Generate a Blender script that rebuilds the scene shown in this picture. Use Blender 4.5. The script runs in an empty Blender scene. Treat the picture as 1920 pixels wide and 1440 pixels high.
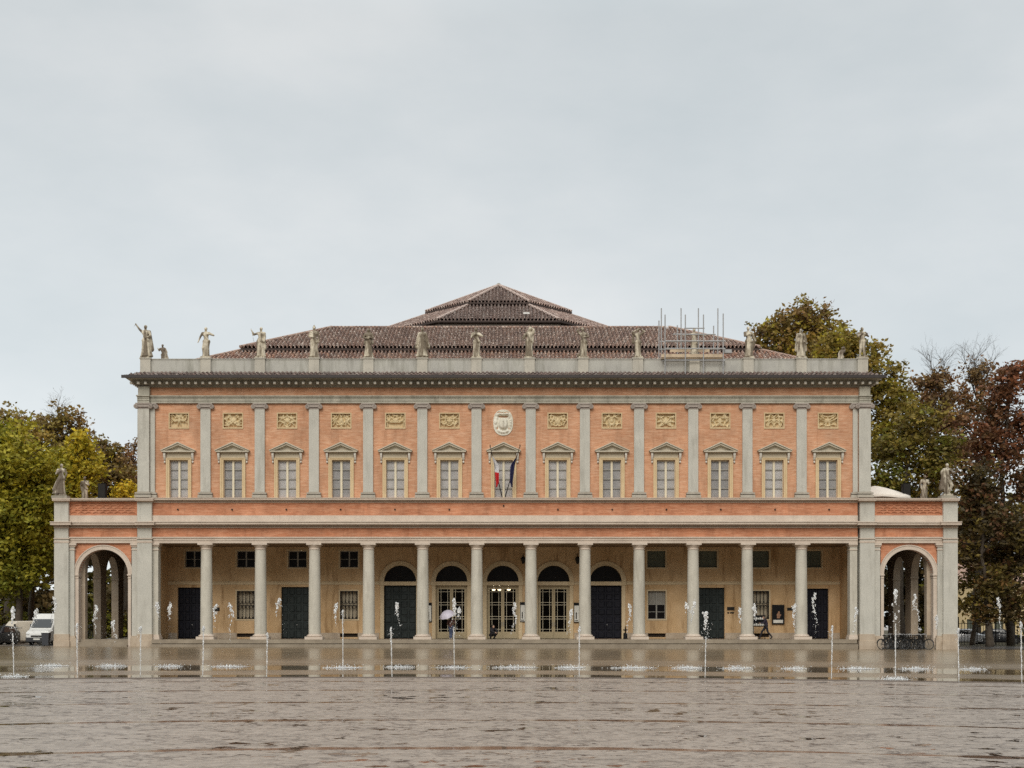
import bpy, bmesh, math, random
import numpy as np
from mathutils import Vector, Matrix
R = math.radians
PI = math.pi
SC = bpy.context.scene
COL = SC.collection
rnd = random.Random(7)

# ------------------------------------------------------------------ camera geometry
F, VX, VY, EYE = 2600.0, 945.0, 1173.0, 1.6
def X(px, Y=100.0): return (px - VX) * Y / F
def Z(py, Y=100.0): return EYE - (py - VY) * Y / F
def gz(x): return -0.0035 * max(-42.0, min(42.0, x))

# ------------------------------------------------------------------ materials
def newmat(name):
    m = bpy.data.materials.new(name); m.use_nodes = True
    nt = m.node_tree
    return m, nt, nt.nodes['Principled BSDF']
def N(nt, t, **kw):
    n = nt.nodes.new(t)
    for k, v in kw.items(): setattr(n, k, v)
    return n
def rgb(c): return (c[0], c[1], c[2], 1.0)
def ramp(nt, fac, stops, interp='LINEAR'):
    r = N(nt, 'ShaderNodeValToRGB'); r.color_ramp.interpolation = interp
    e = r.color_ramp.elements
    while len(e) < len(stops): e.new(0.5)
    for el, (p, c) in zip(e, stops):
        el.position = p; el.color = rgb(c) if not isinstance(c, (int, float)) else (c, c, c, 1)
    nt.links.new(fac, r.inputs[0]); return r.outputs[0]
def coords(nt, scale=(1, 1, 1), rand=False):
    tc = N(nt, 'ShaderNodeTexCoord'); mp = N(nt, 'ShaderNodeMapping')
    mp.inputs['Scale'].default_value = scale
    if rand:
        oi = N(nt, 'ShaderNodeObjectInfo')
        ml = N(nt, 'ShaderNodeMath', operation='MULTIPLY'); ml.inputs[1].default_value = 57.0
        ad = N(nt, 'ShaderNodeVectorMath', operation='ADD')
        nt.links.new(oi.outputs['Random'], ml.inputs[0])
        nt.links.new(tc.outputs['Object'], ad.inputs[0]); nt.links.new(ml.outputs[0], ad.inputs[1])
        nt.links.new(ad.outputs[0], mp.inputs[0])
    else:
        nt.links.new(tc.outputs['Object'], mp.inputs[0])
    return mp.outputs[0]
def noise(nt, vec, scale, detail=4, rough=0.55):
    n = N(nt, 'ShaderNodeTexNoise'); n.inputs['Scale'].default_value = scale
    n.inputs['Detail'].default_value = detail; n.inputs['Roughness'].default_value = rough
    nt.links.new(vec, n.inputs['Vector']); return n.outputs['Fac']
def mix(nt, fac, a, b, blend='MIX'):
    m = N(nt, 'ShaderNodeMix', data_type='RGBA', blend_type=blend)
    for s, v in ((m.inputs[0], fac), (m.inputs[6], a), (m.inputs[7], b)):
        if isinstance(v, (int, float)): s.default_value = v
        elif isinstance(v, tuple): s.default_value = rgb(v)
        else: nt.links.new(v, s)
    return m.outputs[2]
def math_(nt, op, a, b=None):
    m = N(nt, 'ShaderNodeMath', operation=op)
    for s, v in ((m.inputs[0], a), (m.inputs[1], b)):
        if v is None: continue
        if isinstance(v, (int, float)): s.default_value = v
        else: nt.links.new(v, s)
    return m.outputs[0]
def bump(nt, h, strength, dist=0.05):
    b = N(nt, 'ShaderNodeBump'); b.inputs['Strength'].default_value = strength
    b.inputs['Distance'].default_value = dist
    nt.links.new(h, b.inputs['Height']); return b.outputs[0]

def plain(name, c, rough=0.6, metal=0.0, var=0.12, scale=3.0, bmp=0.0, spec=0.5):
    m, nt, p = newmat(name)
    n = noise(nt, coords(nt, rand=True), scale)
    a = tuple(v * (1 - var) for v in c); b = tuple(min(1, v * (1 + var)) for v in c)
    nt.links.new(ramp(nt, n, [(0.3, a), (0.7, b)]), p.inputs['Base Color'])
    p.inputs['Roughness'].default_value = rough; p.inputs['Metallic'].default_value = metal
    p.inputs['Specular IOR Level'].default_value = spec
    if bmp: nt.links.new(bump(nt, noise(nt, coords(nt), scale * 6), bmp, 0.03), p.inputs['Normal'])
    return m

def stone(name, c1, c2, stain=None, scale=0.9, streak=0.5, rough=0.8, bmp=0.15, stainpos=(0.52, 0.72)):
    """mottled stone with vertical weathering streaks"""
    m, nt, p = newmat(name)
    base = ramp(nt, noise(nt, coords(nt, rand=True), scale, 6, 0.6), [(0.3, c1), (0.7, c2)])
    fine = ramp(nt, noise(nt, coords(nt, rand=True), 14, 3), [(0.25, 0.84), (0.75, 1.08)])
    col = mix(nt, 1.0, base, fine, 'MULTIPLY')
    if stain:
        st = noise(nt, coords(nt, (1.6, 1.6, 0.22), True), 1.3, 5, 0.65)
        col = mix(nt, math_(nt, 'MULTIPLY', ramp(nt, st, [(stainpos[0], 0.0), (stainpos[1], 1.0)]), streak), col, stain)
    nt.links.new(col, p.inputs['Base Color'])
    p.inputs['Roughness'].default_value = rough
    p.inputs['Specular IOR Level'].default_value = 0.3
    nt.links.new(bump(nt, noise(nt, coords(nt), 9, 5), bmp, 0.03), p.inputs['Normal'])
    return m

def brickmat(name, c1, c2, c3, mortar):
    m, nt, p = newmat(name)
    tc = N(nt, 'ShaderNodeTexCoord'); sx = N(nt, 'ShaderNodeSeparateXYZ'); cx = N(nt, 'ShaderNodeCombineXYZ')
    nt.links.new(tc.outputs['Object'], sx.inputs[0])
    s = math_(nt, 'ADD', sx.outputs[0], sx.outputs[1])
    nt.links.new(s, cx.inputs[0]); nt.links.new(sx.outputs[2], cx.inputs[1])
    b = N(nt, 'ShaderNodeTexBrick'); nt.links.new(cx.outputs[0], b.inputs['Vector'])
    b.inputs['Scale'].default_value = 1.0
    b.inputs['Brick Width'].default_value = 0.29; b.inputs['Row Height'].default_value = 0.075
    b.inputs['Mortar Size'].default_value = 0.007
    b.inputs['Color1'].default_value = rgb(c1); b.inputs['Color2'].default_value = rgb(c2)
    b.inputs['Mortar'].default_value = rgb(mortar)
    # courses and repairs: long low patches
    n1 = noise(nt, coords(nt, (0.75, 0.75, 6.0)), 1.5, 6, 0.7)
    n2 = noise(nt, coords(nt), 0.42, 5, 0.6)
    n3 = noise(nt, coords(nt, (1.1, 1.1, 8.0)), 2.0, 4, 0.7)
    col = mix(nt, ramp(nt, n1, [(0.44, 0.0), (0.62, 0.95)]), b.outputs['Color'], c3)
    col = mix(nt, ramp(nt, n3, [(0.5, 0.0), (0.66, 0.6)]), col, tuple(v * 0.74 for v in c2))
    col = mix(nt, 1.0, col, ramp(nt, n2, [(0.3, 0.76), (0.7, 1.12)]), 'MULTIPLY')
    st = noise(nt, coords(nt, (1.3, 1.3, 0.2)), 1.1, 5, 0.7)
    col = mix(nt, ramp(nt, st, [(0.52, 0.0), (0.7, 0.45)]), col, tuple(v * 0.5 for v in c2))
    nt.links.new(col, p.inputs['Base Color'])
    p.inputs['Roughness'].default_value = 0.85; p.inputs['Specular IOR Level'].default_value = 0.25
    nt.links.new(bump(nt, b.outputs['Fac'], -0.12, 0.02), p.inputs['Normal'])
    return m

def attrmat(name, rough=0.8, var=0.2, scale=6.0, translucent=0.0, spec=0.3):
    m, nt, p = newmat(name)
    at = N(nt, 'ShaderNodeAttribute', attribute_name='col')
    col = at.outputs['Color']
    if var:
        col = mix(nt, 1.0, col, ramp(nt, noise(nt, coords(nt), scale, 4), [(0.3, 1 - var), (0.7, 1 + var)]), 'MULTIPLY')
    nt.links.new(col, p.inputs['Base Color'])
    p.inputs['Roughness'].default_value = rough; p.inputs['Specular IOR Level'].default_value = spec
    if translucent:
        tr = N(nt, 'ShaderNodeBsdfTranslucent'); nt.links.new(col, tr.inputs['Color'])
        mx = N(nt, 'ShaderNodeMixShader'); mx.inputs[0].default_value = translucent
        nt.links.new(p.outputs[0], mx.inputs[1]); nt.links.new(tr.outputs[0], mx.inputs[2])
        nt.links.new(mx.outputs[0], nt.nodes['Material Output'].inputs[0])
    return m

def glassmat(name, tint=(0.9, 0.93, 0.92), refl=0.12, rough=0.02):
    m, nt, p = newmat(name); nt.nodes.remove(p)
    t = N(nt, 'ShaderNodeBsdfTransparent'); t.inputs[0].default_value = rgb(tint)
    g = N(nt, 'ShaderNodeBsdfGlossy'); g.inputs['Roughness'].default_value = rough
    f = N(nt, 'ShaderNodeFresnel'); f.inputs[0].default_value = 1.5
    mx = N(nt, 'ShaderNodeMixShader')
    nt.links.new(math_(nt, 'ADD', f.outputs[0], refl - 0.04), mx.inputs[0])
    nt.links.new(t.outputs[0], mx.inputs[1]); nt.links.new(g.outputs[0], mx.inputs[2])
    nt.links.new(mx.outputs[0], nt.nodes['Material Output'].inputs[0])
    return m

M = {}
M['brick'] = brickmat('salmon_brick', (0.61, 0.315, 0.178), (0.545, 0.262, 0.143), (0.695, 0.425, 0.275), (0.57, 0.31, 0.19))
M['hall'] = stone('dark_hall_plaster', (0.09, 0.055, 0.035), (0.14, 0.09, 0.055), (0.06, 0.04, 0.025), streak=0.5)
M['brick_low'] = brickmat('orange_brick', (0.585, 0.248, 0.132), (0.505, 0.197, 0.102), (0.655, 0.33, 0.20), (0.53, 0.25, 0.15))
M['stone_grey'] = stone('grey_stone', (0.475, 0.455, 0.40), (0.555, 0.53, 0.465), (0.30, 0.28, 0.235), streak=0.6)
M['stone_col'] = stone('column_stone', (0.48, 0.445, 0.375), (0.59, 0.55, 0.465), (0.30, 0.265, 0.21), scale=0.6, streak=0.65)
M['stone_pink'] = stone('rose_stone', (0.54, 0.445, 0.365), (0.65, 0.55, 0.455), (0.40, 0.33, 0.26), streak=0.4)
M['stone_tan'] = stone('tan_stone', (0.42, 0.33, 0.24), (0.52, 0.43, 0.33), (0.30, 0.23, 0.17), scale=1.5, streak=0.55)
M['stone_cap'] = stone('capital_stone', (0.33, 0.28, 0.245), (0.43, 0.375, 0.33), (0.24, 0.2, 0.17), streak=0.4)
M['stone_base'] = stone('pilaster_base_stone', (0.36, 0.325, 0.27), (0.45, 0.41, 0.345), (0.26, 0.22, 0.17), streak=0.5)
M['stone_dark'] = stone('dark_stone', (0.23, 0.21, 0.17), (0.34, 0.31, 0.25), (0.10, 0.09, 0.075), streak=0.6)  # stone darker than the cornice, with random darker streaks
M['cornice'] = stone('cornice_stone', (0.36, 0.34, 0.28), (0.5, 0.47, 0.39), (0.2, 0.19, 0.15), scale=1.3, streak=0.7)
M['parapet'] = stone('parapet_render', (0.40, 0.385, 0.35), (0.50, 0.485, 0.43), (0.25, 0.24, 0.20), streak=0.75, stainpos=(0.48, 0.68))
M['pedestal'] = stone('pedestal_stone', (0.44, 0.41, 0.35), (0.55, 0.51, 0.43), (0.3, 0.27, 0.22), streak=0.5)
M['stone_ped'] = stone('pediment_stone', (0.53, 0.475, 0.375), (0.62, 0.56, 0.45), (0.4, 0.35, 0.26), streak=0.4)
M['sand'] = stone('sand_stone', (0.58, 0.43, 0.245), (0.67, 0.52, 0.32), (0.45, 0.32, 0.16), streak=0.3)
M['sand_grey'] = stone('lintel_stone', (0.47, 0.40, 0.29), (0.56, 0.485, 0.36), (0.36, 0.3, 0.21), streak=0.3)
M['relief'] = stone('relief_stone', (0.62, 0.475, 0.27), (0.72, 0.585, 0.365), (0.40, 0.27, 0.1), streak=0.3)
M['emblem'] = stone('emblem_stone', (0.70, 0.66, 0.55), (0.80, 0.76, 0.66), (0.5, 0.44, 0.32), streak=0.3)
M['console'] = stone('console_stone', (0.60, 0.56, 0.49), (0.70, 0.66, 0.58), (0.48, 0.43, 0.36), streak=0.3)
M['plaster'] = stone('ochre_plaster', (0.51, 0.33, 0.165), (0.66, 0.46, 0.265), (0.24, 0.13, 0.05), scale=0.6, streak=0.85)
M['plaster_trim'] = stone('pale_plaster', (0.58, 0.45, 0.28), (0.68, 0.545, 0.36), (0.42, 0.31, 0.17), scale=0.6, streak=0.4)
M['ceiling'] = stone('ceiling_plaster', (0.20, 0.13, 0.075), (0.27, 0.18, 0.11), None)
M['statue'] = stone('statue_marble', (0.44, 0.375, 0.275), (0.68, 0.61, 0.48), (0.17, 0.135, 0.095), scale=3.2, streak=1.0, stainpos=(0.43, 0.54), bmp=1.0)
M['statue_side'] = stone('mossy_statue_marble', (0.40, 0.345, 0.26), (0.66, 0.60, 0.48), (0.14, 0.11, 0.08), scale=3.2, streak=1.0, stainpos=(0.43, 0.54), bmp=1.0)
M['step'] = stone('step_stone', (0.23, 0.185, 0.135), (0.33, 0.275, 0.205), (0.22, 0.18, 0.14), scale=1.2, streak=0.4, rough=0.45)
M['tile'] = attrmat('roof_tile', 0.85, 0.22, 4.0)
M['eave'] = plain('dark_eave_wood', (0.05, 0.032, 0.026), 0.8)
M['gutter'] = plain('dark_gutter', (0.03, 0.022, 0.02), 0.55)
M['curtain'] = plain('grey_curtain', (0.72, 0.71, 0.71), 0.9, var=0.14, scale=1.5)
M['curtain_dim'] = plain('dim_curtain', (0.56, 0.555, 0.56), 0.9, var=0.2, scale=1.1)
M['curtain_pale'] = plain('pale_curtain', (0.80, 0.785, 0.785), 0.9, var=0.12, scale=1.3)
M['cream'] = plain('cream_paint', (0.68, 0.60, 0.44), 0.5, var=0.06)
M['muntin'] = plain('grey_paint', (0.30, 0.285, 0.25), 0.5, var=0.06)
M['door_green'] = plain('dark_green_door', (0.024, 0.030, 0.029), 0.55, var=0.3, scale=2, spec=0.2)
M['door_navy'] = plain('navy_door', (0.010, 0.010, 0.016), 0.55, var=0.3, scale=2, spec=0.2)
M['door_beige'] = plain('beige_door_paint', (0.42, 0.335, 0.20), 0.5, var=0.08)
M['iron'] = plain('black_iron', (0.018, 0.016, 0.014), 0.6, 0.0, spec=0.2)
M['black'] = plain('black_plastic', (0.008, 0.008, 0.009), 0.6, spec=0.15)
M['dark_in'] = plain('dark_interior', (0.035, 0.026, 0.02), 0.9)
M['shutter'] = plain('green_grey_shutter', (0.105, 0.115, 0.085), 0.7, var=0.2, scale=1.2)
M['glass'] = glassmat('window_glass', (0.97, 0.96, 0.95), 0.06)
M['glass_dark'] = glassmat('door_glass', (0.5, 0.45, 0.4), 0.01)
M['steel'] = plain('galvanised_steel', (0.36, 0.355, 0.35), 0.55, 0.3)
M['plank'] = plain('scaffold_plank', (0.50, 0.39, 0.27), 0.8, var=0.25, scale=2)
M['water_foam'] = None
M['bark'] = stone('tree_bark', (0.055, 0.042, 0.03), (0.10, 0.08, 0.06), (0.03, 0.025, 0.02), scale=2.5, streak=0.5, bmp=0.8)
M['leaf'] = attrmat('autumn_leaf', 0.6, 0.0, translucent=0.28)
M['white_paint'] = plain('white_van_paint', (0.66, 0.65, 0.62), 0.3, var=0.05)
M['cream_paint_van'] = plain('cream_van_paint', (0.60, 0.53, 0.43), 0.35, var=0.05)
M['silver'] = plain('silver_car_paint', (0.48, 0.49, 0.5), 0.28, 0.3, var=0.04)
M['darkcar'] = plain('dark_car_paint', (0.02, 0.02, 0.023), 0.25, var=0.1)
M['tyre'] = plain('rubber', (0.018, 0.018, 0.018), 0.8)
M['rim'] = plain('wheel_rim', (0.16, 0.16, 0.16), 0.4, 0.6)
M['dark_glass'] = plain('dark_room_glass', (0.010, 0.008, 0.008), 0.25, var=0.05, spec=0.12)
M['windscreen'] = plain('tinted_glass', (0.012, 0.014, 0.016), 0.06, var=0.05, spec=0.8)
M['lamp_glass'] = plain('headlamp', (0.6, 0.6, 0.58), 0.1, var=0.05)
M['bumper'] = plain('dark_bumper', (0.03, 0.03, 0.032), 0.6)
M['skin'] = plain('skin', (0.50, 0.30, 0.21), 0.55, var=0.06)
M['hair'] = plain('dark_hair', (0.018, 0.013, 0.01), 0.6)
M['brown_coat'] = plain('brown_coat', (0.10, 0.045, 0.035), 0.85)
M['jeans'] = plain('blue_jeans', (0.045, 0.06, 0.11), 0.85)
M['dark_cloth'] = plain('dark_cloth', (0.016, 0.014, 0.018), 0.85)
M['purple_cloth'] = plain('dark_purple_cloth', (0.026, 0.020, 0.034), 0.85)
M['shoe'] = plain('shoe_leather', (0.02, 0.016, 0.014), 0.5)
M['pale_shoe'] = plain('pale_shoe', (0.5, 0.45, 0.42), 0.6)
M['umbrella'] = plain('lilac_umbrella', (0.56, 0.52, 0.60), 0.5, var=0.06)
M['canvas'] = plain('white_canvas', (0.70, 0.64, 0.56), 0.8, var=0.04)
M['paper'] = plain('white_paper', (0.68, 0.66, 0.60), 0.7, var=0.05)
M['flag_white'] = plain('white_cloth', (0.70, 0.69, 0.70), 0.8, var=0.04)
M['flag_red'] = plain('red_cloth', (0.60, 0.02, 0.025), 0.8, var=0.06)
M['flag_green'] = plain('green_cloth', (0.02, 0.15, 0.05), 0.8, var=0.06)
M['flag_blue'] = plain('blue_cloth', (0.018, 0.018, 0.07), 0.8, var=0.06)
M['poster_fig'] = plain('poster_figure', (0.30, 0.16, 0.09), 0.6, var=0.35, scale=6)
M['yellow_wall'] = stone('yellow_render', (0.60, 0.46, 0.25), (0.70, 0.56, 0.33), None)
M['bin'] = plain('grey_bin', (0.045, 0.047, 0.055), 0.6)

def emis(name, c, s):
    m, nt, p = newmat(name)
    p.inputs['Emission Color'].default_value = rgb(c); p.inputs['Emission Strength'].default_value = s
    return m
M['lit'] = emis('lit_lamp', (1.0, 0.82, 0.55), 6.0)
def watermat():
    m, nt, p = newmat('white_water')
    nt.links.new(ramp(nt, noise(nt, coords(nt), 18, 3), [(0.3, (0.80, 0.80, 0.79)), (0.7, (0.95, 0.95, 0.94))]), p.inputs['Base Color'])
    p.inputs['Roughness'].default_value = 0.18
    p.inputs['Transmission Weight'].default_value = 0.5
    p.inputs['IOR'].default_value = 1.33
    p.inputs['Subsurface Weight'].default_value = 0.3
    p.inputs['Subsurface Radius'].default_value = (0.1, 0.1, 0.1)
    return m
M['water_foam'] = watermat()

# ------------------------------------------------------------------ mesh building
class MB:
    def __init__(s): s.v = []; s.f = []; s.c = []
    def add(s, vs, fs, col=None):
        o = len(s.v); s.v += [tuple(p) for p in vs]
        s.f += [tuple(i + o for i in f) for f in fs]
        s.c += [col] * len(fs); return s
    def box(s, x0, x1, y0, y1, z0, z1, col=None):
        if x0 > x1: x0, x1 = x1, x0
        if y0 > y1: y0, y1 = y1, y0
        if z0 > z1: z0, z1 = z1, z0
        return s.add([(x0, y0, z0), (x1, y0, z0), (x1, y1, z0), (x0, y1, z0), (x0, y0, z1), (x1, y0, z1), (x1, y1, z1), (x0, y1, z1)],
                     [(0, 3, 2, 1), (4, 5, 6, 7), (0, 1, 5, 4), (1, 2, 6, 5), (2, 3, 7, 6), (3, 0, 4, 7)], col)
    def pbox(s, px0, px1, py0, py1, Y, depth, col=None):
        """box whose front face (at distance Y) covers these photo pixels"""
        return s.box(X(px0, Y), X(px1, Y), Y, Y + depth, Z(py1, Y), Z(py0, Y), col)
    def prism(s, poly, y0, y1, col=None):
        n = len(poly)
        vs = [(x, y0, z) for x, z in poly] + [(x, y1, z) for x, z in poly]
        fs = [tuple(range(n)), tuple(range(2 * n - 1, n - 1, -1))]
        fs += [(i, i + n, (i + 1) % n + n, (i + 1) % n) for i in range(n)]
        return s.add(vs, fs, col)
    def prism_x(s, poly, x0, x1, col=None):
        n = len(poly)
        vs = [(x0, y, z) for y, z in poly] + [(x1, y, z) for y, z in poly]
        fs = [tuple(range(n)), tuple(range(2 * n - 1, n - 1, -1))]
        fs += [(i, i + n, (i + 1) % n + n, (i + 1) % n) for i in range(n)]
        return s.add(vs, fs, col)
    def lathe(s, prof, cx=0, cy=0, n=24, sx=1, sy=1, col=None):
        vs = []; m = len(prof)
        for r, z in prof:
            for k in range(n):
                a = 2 * PI * k / n; vs.append((cx + r * sx * math.cos(a), cy + r * sy * math.sin(a), z))
        fs = [(i * n + k, i * n + (k + 1) % n, (i + 1) * n + (k + 1) % n, (i + 1) * n + k) for i in range(m - 1) for k in range(n)]
        fs += [tuple(range(n - 1, -1, -1)), tuple((m - 1) * n + k for k in range(n))]
        return s.add(vs, fs, col)
    def tube(s, pts, rad, n=8, col=None):
        pts = [Vector(p) for p in pts]; m = len(pts)
        if isinstance(rad, (int, float)): rad = [rad] * m
        vs = []; prev = None
        for i, p in enumerate(pts):
            t = (pts[min(i + 1, m - 1)] - pts[max(i - 1, 0)])
            t = t.normalized() if t.length > 1e-9 else Vector((0, 0, 1))
            if prev is None:
                a = t.orthogonal().normalized()
            else:
                a = prev - t * prev.dot(t)
                a = a.normalized() if a.length > 1e-6 else t.orthogonal().normalized()
            prev = a; b = t.cross(a)
            for k in range(n):
                an = 2 * PI * k / n
                vs.append(p + (a * math.cos(an) + b * math.sin(an)) * rad[i])
        fs = [(i * n + k, i * n + (k + 1) % n, (i + 1) * n + (k + 1) % n, (i + 1) * n + k) for i in range(m - 1) for k in range(n)]
        fs += [tuple(range(n - 1, -1, -1)), tuple((m - 1) * n + k for k in range(n))]
        return s.add(vs, fs, col)
    def capsule(s, p0, r0, p1, r1, n=10, flat=1.0):
        p0 = Vector(p0); p1 = Vector(p1); d = p1 - p0; L = d.length
        if L < 1e-5: d = Vector((0, 0, 1)); p1 = p0 + d * 1e-3
        d = (p1 - p0).normalized(); pts = []; rr = []
        for a in (85, 60, 35, 12): pts.append(p0 - d * r0 * math.sin(R(a))); rr.append(r0 * math.cos(R(a)))
        for a in (12, 35, 60, 85): pts.append(p1 + d * r1 * math.sin(R(a))); rr.append(r1 * math.cos(R(a)))
        return s.tube(pts, rr, n)
    def ball(s, c, r, n=10, m=7, col=None):
        if isinstance(r, (int, float)): r = (r, r, r)
        vs = [(c[0], c[1], c[2] - r[2])]
        for i in range(1, m):
            t = PI * i / m - PI / 2
            for k in range(n):
                a = 2 * PI * k / n
                vs.append((c[0] + r[0] * math.cos(t) * math.cos(a), c[1] + r[1] * math.cos(t) * math.sin(a), c[2] + r[2] * math.sin(t)))
        vs.append((c[0], c[1], c[2] + r[2])); last = len(vs) - 1
        fs = [(0, 1 + (k + 1) % n, 1 + k) for k in range(n)]
        fs += [(1 + i * n + k, 1 + i * n + (k + 1) % n, 1 + (i + 1) * n + (k + 1) % n, 1 + (i + 1) * n + k) for i in range(m - 2) for k in range(n)]
        fs += [(1 + (m - 2) * n + k, 1 + (m - 2) * n + (k + 1) % n, last) for k in range(n)]
        return s.add(vs, fs, col)
    def torus(s, c, R0, r, axis='x', n=24, m=8):
        pts = []
        vs = []
        for i in range(n):
            a = 2 * PI * i / n
            for k in range(m):
                b = 2 * PI * k / m; q = R0 + r * math.cos(b); w = r * math.sin(b)
                if axis == 'x': vs.append((c[0] + w, c[1] + q * math.cos(a), c[2] + q * math.sin(a)))
                elif axis == 'y': vs.append((c[0] + q * math.cos(a), c[1] + w, c[2] + q * math.sin(a)))
                else: vs.append((c[0] + q * math.cos(a), c[1] + q * math.sin(a), c[2] + w))
        fs = [(i * m + k, ((i + 1) % n) * m + k, ((i + 1) % n) * m + (k + 1) % m, i * m + (k + 1) % m) for i in range(n) for k in range(m)]
        return s.add(vs, fs)
    def mesh(s, name, smooth=False, fix=True):
        me = bpy.data.meshes.new(name); me.from_pydata(s.v, [], s.f); me.update()
        if fix:
            bm = bmesh.new(); bm.from_mesh(me)
            cols = None
            bmesh.ops.recalc_face_normals(bm, faces=bm.faces[:]); bm.to_mesh(me); bm.free()
        if any(c is not None for c in s.c):
            at = me.attributes.new('col', 'FLOAT_COLOR', 'FACE')
            flat = np.ones((len(me.polygons), 4), np.float32)
            for i, c in enumerate(s.c):
                if c is not None: flat[i, :3] = c
            at.data.foreach_set('color', flat.ravel())
        if smooth: me.polygons.foreach_set('use_smooth', [True] * len(me.polygons))
        return me

def wloc(o):
    v = Vector((0, 0, 0))
    while o is not None: v += o.location; o = o.parent
    return v
def link(name, me, mat=None, parent=None, loc=(0, 0, 0)):
    o = bpy.data.objects.new(name, me); COL.objects.link(o); o.location = loc
    if parent is not None: o.parent = parent
    if mat is not None and me is not None and not me.materials: me.materials.append(mat)
    return o
def build(mb, name, mat, parent=None, smooth=False, world=True, loc=(0, 0, 0), fix=True):
    """link MB as one mesh object; world=True: its vertices are world coordinates"""
    if world and parent is not None:
        w = wloc(parent)
        mb.v = [(x - w.x, y - w.y, z - w.z) for x, y, z in mb.v]
    return link(name, mb.mesh(name, smooth, fix), mat, parent, loc)
def smooth_angle(o, deg=35):
    me = o.data
    me.polygons.foreach_set('use_smooth', [True] * len(me.polygons))
    try: me.set_sharp_from_angle(angle=R(deg))
    except Exception: pass
    return o
def thing(name, label, cat, loc=(0, 0, 0), rot=0.0, group=None):
    o = bpy.data.objects.new(name, None); COL.objects.link(o); o.location = loc; o.rotation_euler = (0, 0, rot)
    o.empty_display_size = 0.2
    return tag(o, label, cat, group)
def tag(o, label, cat, group=None):
    o['label'] = label; o['category'] = cat
    if group: o['group'] = group
    return o
def structure(o): o['kind'] = 'structure'; return o
def copy_tree(o, parent=None):
    c = o.copy(); COL.objects.link(c); c.parent = parent
    for ch in list(o.children): copy_tree(ch, c)
    return c
def remesh(mb, name, voxel, smooth_it=2):
    me = mb.mesh(name + '_src'); o = bpy.data.objects.new('tmp', me); COL.objects.link(o)
    r = o.modifiers.new('r', 'REMESH'); r.mode = 'VOXEL'; r.voxel_size = voxel
    if smooth_it:
        s = o.modifiers.new('s', 'SMOOTH'); s.factor = 0.5; s.iterations = smooth_it
    dg = bpy.context.evaluated_depsgraph_get(); dg.update()
    out = bpy.data.meshes.new_from_object(o.evaluated_get(dg)); out.name = name
    bpy.data.objects.remove(o); bpy.data.meshes.remove(me)
    out.polygons.foreach_set('use_smooth', [True] * len(out.polygons))
    return out

def wall_openings(mb, x0, x1, z0, z1, y0, y1, ops):
    """wall in the xz plane (front y0, back y1) with rectangular openings"""
    xs = sorted(set([x0, x1] + [v for o in ops for v in o[:2] if x0 < v < x1]))
    zs = sorted(set([z0, z1] + [v for o in ops for v in o[2:] if z0 < v < z1]))
    for i in range(len(xs) - 1):
        for k in range(len(zs) - 1):
            a, b, c, d = xs[i], xs[i + 1], zs[k], zs[k + 1]; mx, mz = (a + b) / 2, (c + d) / 2
            if any(o[0] < mx < o[1] and o[2] < mz < o[3] for o in ops): continue
            mb.add([(a, y0, c), (b, y0, c), (b, y0, d), (a, y0, d)], [(0, 1, 2, 3)])
            mb.add([(a, y1, c), (b, y1, c), (b, y1, d), (a, y1, d)], [(3, 2, 1, 0)])
    for a, b, c, d in ops:
        mb.add([(a, y0, c), (a, y1, c), (a, y1, d), (a, y0, d)], [(0, 1, 2, 3)])
        mb.add([(b, y0, c), (b, y1, c), (b, y1, d), (b, y0, d)], [(3, 2, 1, 0)])
        mb.add([(a, y0, d), (b, y0, d), (b, y1, d), (a, y1, d)], [(0, 1, 2, 3)])
        mb.add([(a, y0, c), (b, y0, c), (b, y1, c), (a, y1, c)], [(3, 2, 1, 0)])
    for vs in ([(x0, y0, z0), (x0, y1, z0), (x0, y1, z1), (x0, y0, z1)], [(x1, y0, z0), (x1, y1, z0), (x1, y1, z1), (x1, y0, z1)],
               [(x0, y0, z1), (x1, y0, z1), (x1, y1, z1), (x0, y1, z1)], [(x0, y0, z0), (x1, y0, z0), (x1, y1, z0), (x0, y1, z0)]):
        mb.add(vs, [(0, 1, 2, 3)])
def spandrel(mb, cx, r, zs, ztop, y0, y1, n=20, swap=False):
    """fills the block [cx-r,cx+r]x[zs,ztop] above a semicircle"""
    def P(a, y, z): return (y, a, z) if swap else (a, y, z)
    for i in range(n):
        a0 = PI - PI * i / n; a1 = PI - PI * (i + 1) / n
        xa, za = cx + r * math.cos(a0), zs + r * math.sin(a0)
        xb, zb = cx + r * math.cos(a1), zs + r * math.sin(a1)
        mb.add([P(xa, y0, za), P(xb, y0, zb), P(xb, y0, ztop), P(xa, y0, ztop), P(xa, y1, za), P(xb, y1, zb), P(xb, y1, ztop), P(xa, y1, ztop)],
               [(0, 1, 2, 3), (7, 6, 5, 4), (0, 4, 5, 1), (3, 2, 6, 7)])
def ring(mb, cx, r0, r1, zs, y0, y1, n=24, swap=False, a0=0, a1=PI):
    def P(a, y, z): return (y, a, z) if swap else (a, y, z)
    vs = []
    for i in range(n + 1):
        a = a0 + (a1 - a0) * i / n
        for r in (r0, r1):
            for y in (y0, y1): vs.append(P(cx + r * math.cos(a), y, zs + r * math.sin(a)))
    fs = []
    for i in range(n):
        a, b = i * 4, i * 4 + 4
        fs += [(a, b, b + 2, a + 2), (a + 1, a + 3, b + 3, b + 1), (a, a + 1, b + 1, b), (a + 2, b + 2, b + 3, a + 3)]
    fs += [(0, 2, 3, 1), (n * 4, n * 4 + 1, n * 4 + 3, n * 4 + 2)]
    mb.add(vs, fs)

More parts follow.
